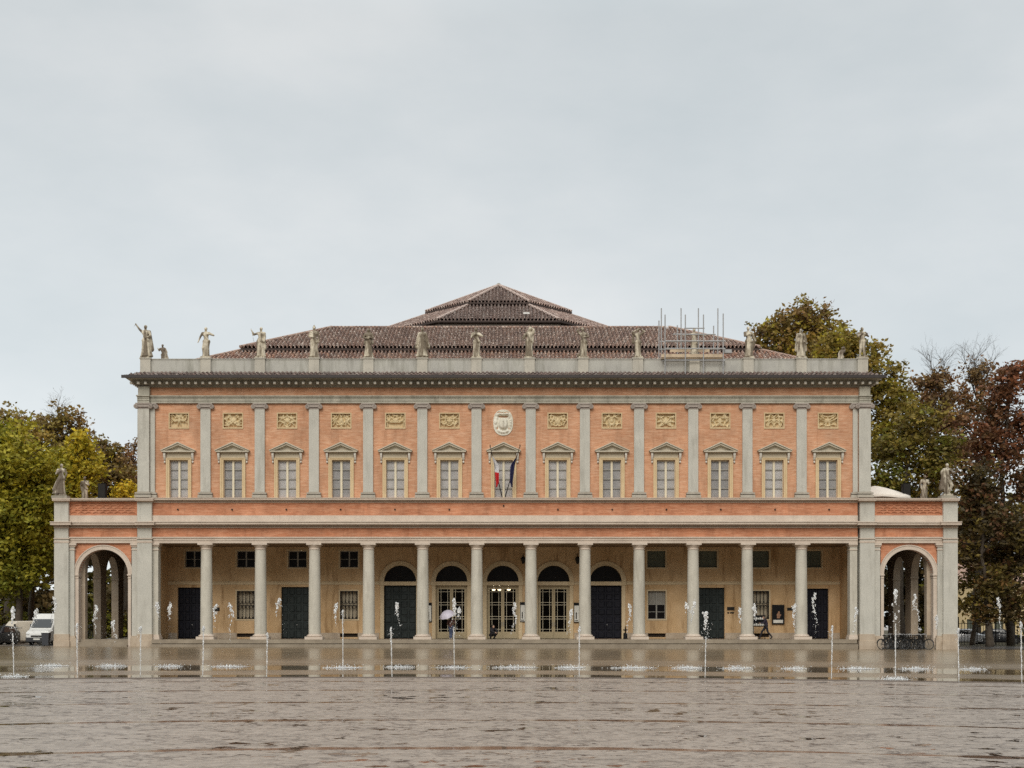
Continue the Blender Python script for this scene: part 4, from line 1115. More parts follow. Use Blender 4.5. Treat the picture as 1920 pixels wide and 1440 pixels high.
    # hall behind the arch: floor, steps, outer arcade, inner wall, ceiling, back
    D = 115.0
    xo0, xo1 = sorted((xx(142), xx(156))); xin = xx(247)
    g = MB(); lo, hi = sorted((xx(128), xx(258))); g.box(lo, hi, 100.45, D, -.4, FLOOR); part(g, 'pavilion_floor', M['step'])
    g = MB()
    la, lb = cx - r0 + .01, cx + r0 - .01
    for k in range(3): g.box(la, lb, 100.44 - .32 * (3 - k) + (0 if k else .0), 100.445, -.4, FLOOR - .001 - (2 - k) * .2 + (-.0))
    part(g, 'pavilion_step', M['step'])
    g = MB(); pitch = 4.75; ow = 3.3 / 2; y = 100.46; zs2 = Z(1080, 103)
    ztop = Z(1018.3)
    first = y + .35
    for k in range(3):
        cy = first + ow + .25 + k * pitch
        g.box(xo0, xo1, y, cy - ow, FLOOR, ztop); spandrel(g, cy, ow, zs2, ztop, xo0, xo1, 16, swap=True); y = cy + ow
    g.box(xo0, xo1, y, D, FLOOR, ztop); part(g, 'arcade_wall', M['stone_tan'])
    g = MB(); y = 100.46
    for k in range(3):
        cy = first + ow + .25 + k * pitch
        for q in (cy - ow, cy + ow): g.box(xo0 - .05, xo1 + .05, q - .06, q + .06, zs2 - .14, zs2)
    part(g, 'arcade_impost', M['stone_tan'])
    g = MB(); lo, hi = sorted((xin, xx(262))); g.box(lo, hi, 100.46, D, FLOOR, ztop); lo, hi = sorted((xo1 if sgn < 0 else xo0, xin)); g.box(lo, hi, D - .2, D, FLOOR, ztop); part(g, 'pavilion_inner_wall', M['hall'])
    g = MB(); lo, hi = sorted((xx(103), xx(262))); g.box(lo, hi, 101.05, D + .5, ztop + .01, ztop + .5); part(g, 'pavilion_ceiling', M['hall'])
    g = MB(); lo, hi = sorted((xx(103), xx(128))); g.box(lo, hi, 101.1, D + .5, ztop + .51, Z(941)); 
    lo, hi = sorted((xx(106), xx(262))); g.box(lo, hi, D + .01, D + .5, ztop + .51, Z(941)); part(g, 'terrace_parapet', M['brick_low'])
    g = MB(); lo, hi = sorted((xx(128) , xx(262))); g.box(lo, hi, 100.52, D, ztop + .52, Z(975)); part(g, 'terrace', M['step'])
pavilion(-1); pavilion(1)

# ================================================================== figures built from capsules and remeshed
def robe(mb, z0, z1, r0, r1, cx0=0, cx1=0, folds=9, seed=0, ry=0.8, amp=0.14):
    rg = random.Random(seed); n = 40; m = 9; vs = []
    ph = rg.uniform(0, 6)
    for j in range(m):
        t = j / (m - 1); z = z0 + (z1 - z0) * t; r = r0 + (r1 - r0) * t ** 0.8; c = cx0 + (cx1 - cx0) * t
        for k in range(n):
            a = 2 * PI * k / n; q = r * (1 + amp * (1 - t) * math.cos(folds * a + ph + 1.1 * t) + .05 * (1 - t) * math.cos(4 * a + 2 * ph))
            vs.append((c + q * math.cos(a), q * ry * math.sin(a), z))
    fs = [(j * n + k, j * n + (k + 1) % n, (j + 1) * n + (k + 1) % n, (j + 1) * n + k) for j in range(m - 1) for k in range(n)]
    fs += [tuple(range(n - 1, -1, -1)), tuple((m - 1) * n + k for k in range(n))]
    mb.add(vs, fs)
def statue_mesh(H, pose, seed):
    """H figure height; pose: arms in body-height units (x to the viewer's right, y to the viewer negative)"""
    g = MB(); hx = pose.get('hip', 0.0); lean = pose.get('lean', 0.0); S = H
    def q(x, y, z): return (x * S, y * S, z * S)
    shx = lean
    top = 0.82
    # head with hair, nose
    hd = pose.get('head', (0.0, 0.0)); hc = (shx + hd[0], -.012 + hd[1] * 0, .925)
    g.ball(q(*hc), (.048 * S, .056 * S, .066 * S)); g.ball(q(hc[0], hc[1] + .02, hc[2] + .02), (.056 * S, .052 * S, .056 * S)); g.capsule(q(hc[0], hc[1] - .055, hc[2]), .010 * S, q(hc[0], hc[1] - .058, hc[2] - .018), .012 * S)
    if pose.get('hat'): g.capsule(q(hc[0], 0, .965), .05 * S, q(hc[0] + .0, 0, pose['hat']), .016 * S)
    g.capsule(q(shx, 0, .80), .04 * S, q(hc[0], 0, .895), .036 * S)
    # torso
    g.capsule(q(shx - .085, 0, .79), .052 * S, q(shx + .085, 0, .79), .052 * S)
    g.capsule(q(shx * .8, -.005, .73), .092 * S, q(hx * .6 + shx * .3, 0, .60), .074 * S); g.capsule(q(shx * .8 - .04, -.02, .745), .066 * S, q(shx * .8 + .04, -.02, .745), .066 * S)
    g.capsule(q(hx - .05, 0, .515), .082 * S, q(hx + .05, 0, .515), .082 * S)
    kL = pose.get('kneeL', (-.07, -.03)); kR = pose.get('kneeR', (.06, -.01))
    for s, kn, ax in ((-1, kL, pose.get('footL', -.07)), (1, kR, pose.get('footR', .08))):
        g.capsule(q(hx + s * .05, 0, .50), .075 * S, q(kn[0], kn[1], .28), .05 * S); g.capsule(q(kn[0], kn[1], .28), .052 * S, q(ax, 0.0, .05), .03 * S); g.capsule(q(ax, .015, .022), .026 * S, q(ax + s * .02, -.09, .016), .02 * S)
    # arms
    for s, key in ((-1, 'L'), (1, 'R')):
        sh = (shx + s * .115, 0, .795); el, ha = pose.get(key, ((s * .15, -.01, .64), (s * .14, -.05, .51)))
        g.capsule(q(*sh), .043 * S, q(*el), .033 * S); g.capsule(q(*el), .034 * S, q(*ha), .023 * S)
        d = (Vector(ha) - Vector(el)).normalized(); h2 = Vector(ha) + d * .045; g.capsule(q(*ha), .024 * S, q(*h2), .02 * S)
    if pose.get('robe', True):
        rb = pose.get('flare', .15); robe(g, .012 * S, pose.get('waist', .62) * S, rb * S, .088 * S, pose.get('rx', 0) * S, hx * S, pose.get('folds', 9), seed, .85)
    for c in pose.get('cloak', []): g.capsule(q(*c[0]), c[1] * S, q(*c[2]), c[3] * S)
    for c in pose.get('rod', []): g.capsule(q(*c[0]), max(.010 * S, .024), q(*c[1]), max(.010 * S, .024), 6)
    # drapery folds across the torso
    rg = random.Random(seed)
    for k in range(pose.get('drape', 3)):
        x0 = rg.uniform(-.1, -.03); g.capsule(q(shx + x0, -.07, rg.uniform(.72, .8)), .02 * S, q(hx + rg.uniform(.02, .1), -.085, rg.uniform(.45, .55)), .024 * S)
    # low plinth under the feet
    return g
def statue(name, label, px, Y, py_base, py_top, pose, seed, mat='statue', rot=0.0):
    zb, zt = Z(py_base, Y), Z(py_top, Y)
    H = zt - zb - .12
    g = statue_mesh(H, pose, seed); me = remesh(g, 'figure', 0.036, 2)
    o = thing(name, label, 'statue', (X(px, Y), Y, zb), rot, 'stone statues on the parapets')
    f = link('figure', me, M[mat], o, (0, 0, .11))
    g = MB(); w = .34; g.box(-w, w, -.3, .3, 0.0, .13); link('plinth', g.mesh('plinth'), M[mat], o)
    return o
SY_ = PY + .23
ST = [
 (273.5, 609, 'weathered robed statue pointing one arm up to the left at the left roof corner', dict(lean=-.01, L=((-.2, -.03, .87), (-.28, -.05, .99)), R=((.16, -.05, .65), (.06, -.1, .6)), flare=.19, rx=.03, cloak=[((.10, .05, .8), .05, (.17, .05, .25), .08)], rod=[((-.30, -.05, 1.02), (-.36, -.05, .93))])),
 (386, 613, 'half draped statue with a hand at its chest, second from the left on the parapet', dict(hip=.02, L=((-.19, 0, .66), (-.24, -.03, .52)), R=((.26, -.02, .72), (.11, -.09, .74)), waist=.56, flare=.12, folds=6, kneeL=(-.07, -.07), drape=1)),
 (488, 613, 'robed statue holding a thin staff out to its left, third on the parapet', dict(lean=.03, L=((-.2, -.03, .74), (-.27, -.05, .86)), R=((.16, .02, .66), (.14, -.04, .54)), flare=.16, rx=.02, rod=[((-.3, -.05, .95), (-.2, -.05, .5))], cloak=[((.1, .03, .78), .05, (.15, .03, .3), .06)])),
 (589, 611, 'slim robed statue with a tall pointed headdress, fourth on the parapet', dict(hat=1.03, flare=.14, L=((-.16, -.03, .66), (-.05, -.1, .63)), R=((.16, -.02, .65), (.15, -.04, .5)))),
 (691, 615, 'hooded robed statue with hands gathered before it, fifth on the parapet', dict(flare=.15, L=((-.17, -.06, .66), (-.03, -.12, .62)), R=((.17, -.05, .66), (.04, -.12, .66)), cloak=[((.0, .04, .93), .06, (.12, .05, .5), .06), ((0, .04, .93), .06, (-.12, .05, .5), .06)], drape=5)),
 (792, 614, 'statue wrapped in a wide bell shaped cloak, sixth on the parapet', dict(flare=.21, waist=.7, L=((-.18, 0, .62), (-.2, -.05, .45)), R=((.18, 0, .62), (.2, -.05, .45)), cloak=[((-.08, .04, .8), .06, (-.2, .03, .35), .07), ((.08, .04, .8), .06, (.2, .03, .35), .07)])),
 (893.5, 614, 'slender statue with an arm folded across its chest, seventh on the parapet', dict(lean=-.02, hip=.01, R=((.2, -.03, .7), (.02, -.11, .75)), L=((-.17, -.02, .66), (-.06, -.11, .73)), flare=.12, folds=7)),
 (992, 613, 'statue pulling a veil over its shoulder, eighth on the parapet', dict(lean=.03, L=((-.17, -.05, .7), (-.2, -.06, .58)), R=((.16, -.03, .9), (.06, 0, .99)), cloak=[((.05, .04, .97), .045, (-.17, .02, .66), .06), ((.12, .03, .9), .04, (.1, .03, .5), .06)], flare=.13)),
 (1093.5, 614, 'hip bent statue with one hand raised to its head, ninth on the parapet', dict(hip=.03, lean=-.01, L=((-.2, 0, .9), (-.07, 0, .97)), R=((.18, -.05, .67), (.05, -.12, .66)), waist=.5, flare=.12, folds=6, cloak=[((-.1, .02, .12), .06, (-.16, .02, .06), .06)])),
 (1196, 615, 'statue with both elbows lifted beside its head, tenth on the parapet', dict(L=((-.2, -.02, .84), (-.08, -.08, .9)), R=((.22, -.02, .88), (.08, -.04, .96)), flare=.12, waist=.55, cloak=[((-.15, .03, .82), .04, (-.17, .03, .5), .05)])),
 (1301.5, 615, 'statue with arms spread wide inside the rooftop scaffold', dict(L=((-.24, -.03, .76), (-.34, -.05, .73)), R=((.24, -.03, .76), (.34, -.05, .74)), flare=.14)),
 (1404, 612, 'statue turned sideways with its cloak trailing to the right, beside the scaffold', dict(lean=-.02, rx=.0, R=((.18, .02, .66), (.2, -.03, .55)), L=((-.14, -.05, .68), (-.02, -.11, .72)), cloak=[((.08, .04, .8), .05, (.22, .04, .55), .05), ((.2, .04, .55), .05, (.08, .04, .2), .07)], flare=.15)),
 (1502, 616, 'frontal statue in a long straight robe, second from the right roof corner', dict(flare=.16, folds=12, L=((-.17, 0, .64), (-.17, -.05, .5)), R=((.17, 0, .64), (.17, -.05, .5)), cloak=[((-.11, .04, .8), .05, (-.16, .04, .25), .06), ((.11, .04, .8), .05, (.16, .04, .25), .06)])),
 (1616.5, 613, 'thin nude statue holding a pipe across its chest at the right roof corner', dict(robe=False, R=((.19, -.05, .68), (.1, -.12, .78)), L=((-.16, -.06, .67), (0, -.12, .78)), rod=[((-.06, -.13, .79), (.24, -.12, .77))], hip=.02, kneeL=(-.06, -.06), drape=0, cloak=[((.06, .05, .3), .05, (.1, .05, .03), .06)])),
]
for i, (px, top, lab, pose) in enumerate(ST):
    statue('statue', lab, px, SY_, 672.6, top, pose, 100 + i)
# statues on the side parapets, further back
ps = dict(lean=-.05, flare=.18, rx=.06, L=((-.2, -.02, .7), (-.24, -.05, .78)), cloak=[((.02, .03, .8), .06, (.16, .03, .3), .08)])
statue('statue', 'dark leaning statue half hidden behind the parapet near the left roof corner', 307, 109.5, 690, 645, ps, 140, 'statue_side')
ps = dict(lean=.04, flare=.18, rx=-.05, R=((.16, 0, .9), (.12, 0, 1.0)), cloak=[((-.02, .03, .8), .06, (-.16, .03, .3), .08)])
statue('statue', 'dark leaning statue half hidden behind the parapet near the right roof corner', 1578, 110, 692, 650, ps, 141, 'statue_side')
for px, py0, yy in ((307, 690, 109.5), (1578, 692, 110)):
    g = MB(); g.box(X(px, yy) - .4, X(px, yy) + .4, yy - .4, yy + .4, 18.5, Z(py0, yy) - .001); part(g, 'pedestal', M['pedestal'])
# statues on the pavilion terraces
YT = 99.95
ps = dict(lean=.02, hip=.03, L=((-.13, -.06, .66), (-.02, -.1, .72)), R=((.19, -.02, .66), (.16, -.06, .55)), flare=.2, rx=-.06, folds=7, kneeL=(-.13, -.08), cloak=[((-.02, -.06, .5), .08, (-.17, -.08, .16), .08)])
statue('statue', 'draped statue with a bent knee on the corner of the left pavilion', 114, YT, 930, 869, ps, 150, 'statue_side')
ps = dict(robe=False, hip=-.01, L=((-.2, 0, .7), (-.16, .02, .56)), R=((.17, -.04, .68), (.06, -.11, .76)), kneeR=(.12, -.1), footR=.05, drape=1, cloak=[((-.1, .04, .75), .05, (-.17, .05, .2), .08), ((.0, .05, .5), .06, (.02, .05, .05), .07)])
statue('statue', 'bare legged statue leaning on a trunk on the corner of the right pavilion', 1776, YT, 930, 868, ps, 151, 'statue_side')
for px, sg in ((114, 0), (1782, 1)):
    g = MB(); w = .55; xc = X(px if not sg else 1776, YT); g.box(xc - w, xc + w, YT - .42, YT + .42, Z(934, YT - .4), Z(930, YT) - .0); part(g, 'pedestal', M['stone_dark'])
ps = dict(flare=.13, L=((-.15, 0, .64), (-.12, -.05, .5)), R=((.15, 0, .66), (.08, -.1, .7)))
statue('statue', 'pale slim statue behind the left pavilion parapet beside a black loudspeaker', 159, 114.0, 945, 893, ps, 152, 'statue_side')
statue('statue', 'slim statue behind the right pavilion parapet beside a black loudspeaker', 1733, 114.0, 945, 890, dict(ps, lean=.02, rx=-.03), 153, 'statue_side')
for px in (159, 1733):
    g = MB(); xc = X(px, 114.0); g.box(xc - .4, xc + .4, 113.6, 114.4, Z(976), Z(945, 114) - .001); part(g, 'pedestal', M['stone_dark'])

# ================================================================== things on the building
# loudspeakers on the terraces
def loudspeaker(px, label):
    Y = 103.0; zb = Z(975); h = Z(907, Y) - zb
    o = thing('loudspeaker', label, 'loudspeaker', (X(px, Y), Y, zb), 0, 'loudspeakers on the pavilion terraces')
    g = MB(); g.box(-.28, .28, -.25, .25, h - 1.15, h); link('cabinet', g.mesh('cabinet'), M['black'], o)
    g = MB(); g.box(-.24, .24, -.27, -.252, h - 1.1, h - .05); link('speaker_grille', g.mesh('speaker_grille'), M['iron'], o)
    g = MB(); g.tube([(0, 0, .0), (0, 0, h - 1.15)], .04, 8); g.lathe([(.3, 0), (.3, .04)], n=16); link('stand', g.mesh('stand'), M['iron'], o)
loudspeaker(192.5, 'black loudspeaker on a stand on the left pavilion terrace')
loudspeaker(1698.5, 'black loudspeaker on a stand beside the white canopy on the right terrace')
def canopy():
    Y = 104.5; zb = Z(975); cx = X(1640, Y); zt = Z(911, Y)
    o = thing('garden_canopy', 'white canvas canopy on poles on the right pavilion terrace', 'canopy', (cx, Y, zb))
    g = MB(); n = 24; W = (1692 - 1640) * Y / F; vs = []; m = 8
    h1 = zt - zb; h0 = Z(933, Y) - zb
    for j in range(m + 1):
        t = j / m
        for k in range(n):
            a = 2 * PI * k / n; q = max(abs(math.cos(a)), abs(math.sin(a))); rr = W * t / q
            z = h1 - (h1 - h0) * (t ** 1.25) + .07 * math.cos(4 * a) * t * t
            vs.append((rr * math.cos(a), rr * math.sin(a), z))
    vs += [(v[0], v[1], v[2] - .16) for v in vs[-n:]]
    fs = [(j * n + k, j * n + (k + 1) % n, (j + 1) * n + (k + 1) % n, (j + 1) * n + k) for j in range(m + 1) for k in range(n)]
    g.add(vs, fs); link('canvas_top', g.mesh('canvas_top', True), M['canvas'], o)
    for sx in (-1, 1):
        for sy in (-1, 1):
            g = MB(); g.tube([(sx * W * .93, sy * W * .93, 0), (sx * W * .93, sy * W * .93, h0 + .05)], .03, 8); link('pole', g.mesh('pole'), M['steel'], o)
canopy()
# scaffold round the eleventh statue
def scaffold():
    o = thing('scaffolding', 'steel tube scaffolding with plank deck around a rooftop statue', 'scaffolding', (X(1302), 99.3, Z(701)))
    yf, yb_ = 99.35, 101.1
    def std(px, py0, py1, y):
        g = MB(); g.tube([(X(px, y), y, Z(py0, y)), (X(px, y), y, Z(py1, y))], .042, 8); build(g, 'upright_tube', M['steel'], o)
    for px, t in ((1247, 590), (1285, 590), (1319, 590), (1356, 588)): std(px, 701, t, yf)
    for px, t in ((1240, 578), (1277, 578), (1309.5, 578), (1346, 578)): std(px, 690, t, yb_)
    for px, t in ((1235.5, 601), (1270, 610), (1338, 611)): std(px, 680, t, 102.2)
    def led(pa, pb, py, y, y2=None):
        g = MB(); y2 = y2 or y; g.tube([(X(pa, y), y, Z(py, y)), (X(pb, y2), y2, Z(py, y2))], .045, 8); build(g, 'ledger_tube', M['steel'], o)
    for pa, pb, py in ((1247, 1360, 639.5), (1247, 1360, 653.5), (1247, 1360, 675.5), (1262, 1342, 627), (1283, 1321, 615.3)): led(pa, pb, py, yf + .04)
    for pa, pb, py in ((1237, 1350, 640.5), (1237, 1350, 655)): led(pa, pb, py, yb_ + .04)
    for px in (1243, 1285, 1319, 1358): led(px, px, 676.5, yf - .05, yb_ + .1); led(px, px, 654.5, yf - .05, yb_ + .1)
    for k in range(4):
        g = MB(); y = yf + .12 + k * .42; g.box(X(1240, y) + .05 * k, X(1358, y), y, y + .38, Z(671.5, yf), Z(669.5, yf)); build(g, 'plank', M['plank'], o)
    g = MB(); g.box(X(1240, yf), X(1357, yf), yf + .05, yf + .09, Z(669.4, yf), Z(663.6, yf)); build(g, 'toe_board', M['plank'], o)
    g = MB(); g.box(X(1256, yb_), X(1330, yb_), yb_ - .1, yb_ - .06, Z(660.6, yb_), Z(655.5, yb_)); build(g, 'toe_board', M['plank'], o)
    g = MB(); g.box(X(1358, 100.8), X(1372, 100.8), 100.8, 101.3, Z(661.5, 100.8), Z(655, 100.8)); build(g, 'tool_box', M['steel'], o)
scaffold()
# flags
def flag(px0, py0, px1, py1, label, bands, seed):
    Y0, Y1 = 99.45, 98.6
    p0 = Vector((X(px0, Y0), Y0, Z(py0, Y0))); p1 = Vector((X(px1, Y1), Y1, Z(py1, Y1)))
    o = thing('flag', label, 'flag', p0, 0, 'flags above the middle of the portico')
    g = MB(); d = p1 - p0; g.tube([(0, 0, 0), d], [.035, .022], 8); g.ball(d, (.035, .035, .11)); link('flagpole', g.mesh('flagpole'), M['iron'], o)
    rg = random.Random(seed); nb = len(bands); L0, L1 = .86, .36
    s = 1 if px1 < px0 else -1
    # the wet cloth hangs limp in folds against its pole: v runs down the drape, u across it
    nv, nu = 26, 12
    def P(u, v):
        a = d * (.80 - .30 * min(1, v * 1.25)); drop = max(0, v - .45) * 2.0
        w = (.10 + .30 * math.sin(PI * min(1, v * .9 + .1))) * (u - .1)
        return a + Vector((s * w * .8, -.04 - .09 * math.sin(u * 13 + v * 3 + seed) * (.4 + v), -drop - .18 * u * (1 - v)))
    for b, (v0, v1, mt) in enumerate(bands):
        g = MB(); vs = []
        for i in range(nv + 1):
            v = v0 + (v1 - v0) * i / nv
            for j in range(nu + 1): vs.append(P(j / nu, v))
        n = nu + 1
        g.add(vs, [(i * n + j, i * n + j + 1, (i + 1) * n + j + 1, (i + 1) * n + j) for i in range(nv) for j in range(nu)])
        link('flag_cloth', g.mesh('flag_cloth', True, fix=False), M[mt], o)
flag(941.5, 932.5, 919, 836, 'white and red flag hanging from the left pole over the portico', [(0, .6, 'flag_white'), (.6, 1, 'flag_red')], 1)
flag(947, 932.5, 975, 836, 'dark blue flag hanging from the right pole over the portico', [(0, 1, 'flag_blue')], 3)

# notice boards, plaques, lanterns on the portico wall
def board(px0, px1, py0, py1, label, kind):
    Y = YB - .12; xa, xb = X(px0, Y), X(px1, Y); z0, z1 = Z(py1, Y), Z(py0, Y)
    o = thing('notice_board', label, 'notice board', ((xa + xb) / 2, Y, z0), 0, 'notice boards on the portico wall')
    w, h = (xb - xa) / 2, z1 - z0
    g = MB(); g.box(-w, w, 0, .08, 0, h); link('board_case', g.mesh('board_case'), M['black'], o)
    g = MB(); g.box(-w + .04, w - .04, -.012, -.001, .05, h - .22); link('paper_sheet', g.mesh('paper_sheet'), M['paper'], o)
    g = MB(); g.box(-w * .35, w * .05, -.02, -.013, .25, .75); g.box(-w * .6, w * .5, -.02, -.013, .1, .16); link('printed_mark', g.mesh('printed_mark'), M['iron'], o)
board(799.5, 809.5, 1130, 1166, 'black framed notice board left of the leftmost glass door', 0)
board(975, 985, 1129, 1166, 'black framed notice board between the middle and right glass doors', 0)
board(1076, 1086.5, 1130, 1167, 'black framed notice board right of the rightmost glass door', 0)
def poster():
    Y = YB - .1; xa, xb = X(1448, Y), X(1470, Y); z0, z1 = Z(1170.5, Y), Z(1134, Y); w, h = (xb - xa) / 2, z1 - z0
    o = thing('poster', 'framed dark poster with a pale caption strip on the ochre wall', 'poster', ((xa + xb) / 2, Y, z0))
    g = MB(); frame_box(g, -w - .02, w + .02, 0, h, -.03, .05, .1); link('poster_frame', g.mesh('poster_frame'), M['iron'], o)
    g = MB(); g.box(-w + .03, w - .03, -.005, .06, .05, h - .05); link('dark_sheet', g.mesh('dark_sheet'), M['black'], o)
    g = MB(); g.prism([(-.1, .45), (.12, .45), (.16, .62), (.24, .7), (.2, .76), (.12, .74), (.14, .9), (.08, 1.0), (.0, .95), (-.02, .84), (-.12, .74), (-.08, .6)], -.011, -.006); link('printed_figure', g.mesh('printed_figure'), M['poster_fig'], o)
    g = MB(); g.box(-w + .08, w - .08, -.011, -.006, .1, .33); link('caption_strip', g.mesh('caption_strip'), M['paper'], o)
poster()
def plaque(px0, px1, py0, py1, label):
    Y = YB - .05; g = MB(); xa, xb, z0, z1 = X(px0, Y), X(px1, Y), Z(py1, Y), Z(py0, Y); w, h = (xb - xa) / 2, z1 - z0
    g.box(-w, w, 0, .05, 0, h); g.box(-w + .015, w - .015, -.008, -.0, .015, h - .015)
    o = link('wall_plaque', g.mesh('wall_plaque'), M['iron'], None, ((xa + xb) / 2, Y, z0)); tag(o, label, 'plaque', 'dark plaques on the portico wall')
plaque(399.5, 411.5, 1139, 1145.5, 'small dark wall plaque left of the leftmost grilled window')
plaque(1363.5, 1377, 1138, 1144, 'dark wall plaque above two smaller ones right of the green door')
plaque(1364, 1367, 1147.5, 1150, 'tiny square plaque under the larger dark plaque')
plaque(1369, 1376, 1147.5, 1150, 'tiny oblong plaque under the larger dark plaque')
plaque(1476, 1490, 1139.5, 1144.5, 'long dark wall plaque right of the poster')
def lantern(px, py, label):
    Y = YB - .45; o = thing('wall_lantern', label, 'lantern', (X(px, Y), YB, Z(py, Y)), 0, 'iron lanterns between the arched doors')
    g = MB(); g.tube([(0, -.01, .35), (0, -.2, .5), (0, -.42, .45), (0, -.45, .3)], .022, 8); link('bracket', g.mesh('bracket'), M['iron'], o)
    g = MB(); g.lathe([(.05, -.3), (.1, -.25), (.19, .08), (.21, .1), (.12, .2), (.03, .3)], 0, -.45, 6); link('lamp_body', g.mesh('lamp_body'), M['iron'], o)
lantern(799, 1052, 'dark lantern right of the leftmost arched door'); lantern(895, 1052, 'dark lantern between the left and middle glass doors')
lantern(981, 1050, 'dark lantern right of the middle glass door'); lantern(1083, 1050, 'dark lantern right of the right glass door')

# standing things in the portico
def sandwich_board():
    Y = 102.9; o = thing('display_stand', 'black display stand with two rows of white cards beside the walking person', 'display stand', (X(1424, Y), Y, FLOOR))
    zz = lambda py: Z(py, Y) - FLOOR
    g = MB(); g.box(-.48, .44, -.03, .03, zz(1175), zz(1153.5)); link('panel', g.mesh('panel'), M['black'], o)
    for py in (1156, 1167.5):
        for k in range(6):
            g = MB(); a = -.44 + k * .145; hh = .17 if k % 2 else .13; g.box(a, a + .115, -.045, -.032, zz(py + 5.5), zz(py + 5.5) + hh); link('card', g.mesh('card'), M['paper'], o)
    for sx in (-.44, .4):
        g = MB(); g.tube([(sx, 0, .02), (sx, 0, zz(1153))], .025, 8); link('leg', g.mesh('leg'), M['iron'], o)
        g = MB(); g.box(sx - .03, sx + .03, -.25, .25, 0, .03); link('foot', g.mesh('foot'), M['iron'], o)
sandwich_board()
def small_stand():
    Y = 102.6; o = thing('ashtray_stand', 'small black ashtray stand with a narrow neck beside the navy arched door', 'ashtray', (X(1172.5, Y), Y, FLOOR))
    g = MB(); g.lathe([(.2, 0), (.2, .03), (.15, .05), (.15, .42), (.12, .45)], n=16); link('body', g.mesh('body', True), M['black'], o)
    g = MB(); g.lathe([(.05, .45), (.05, .62), (.18, .64), (.18, .70), (.05, .72), (.03, .95)], n=16); link('neck', g.mesh('neck', True), M['black'], o)
small_stand()

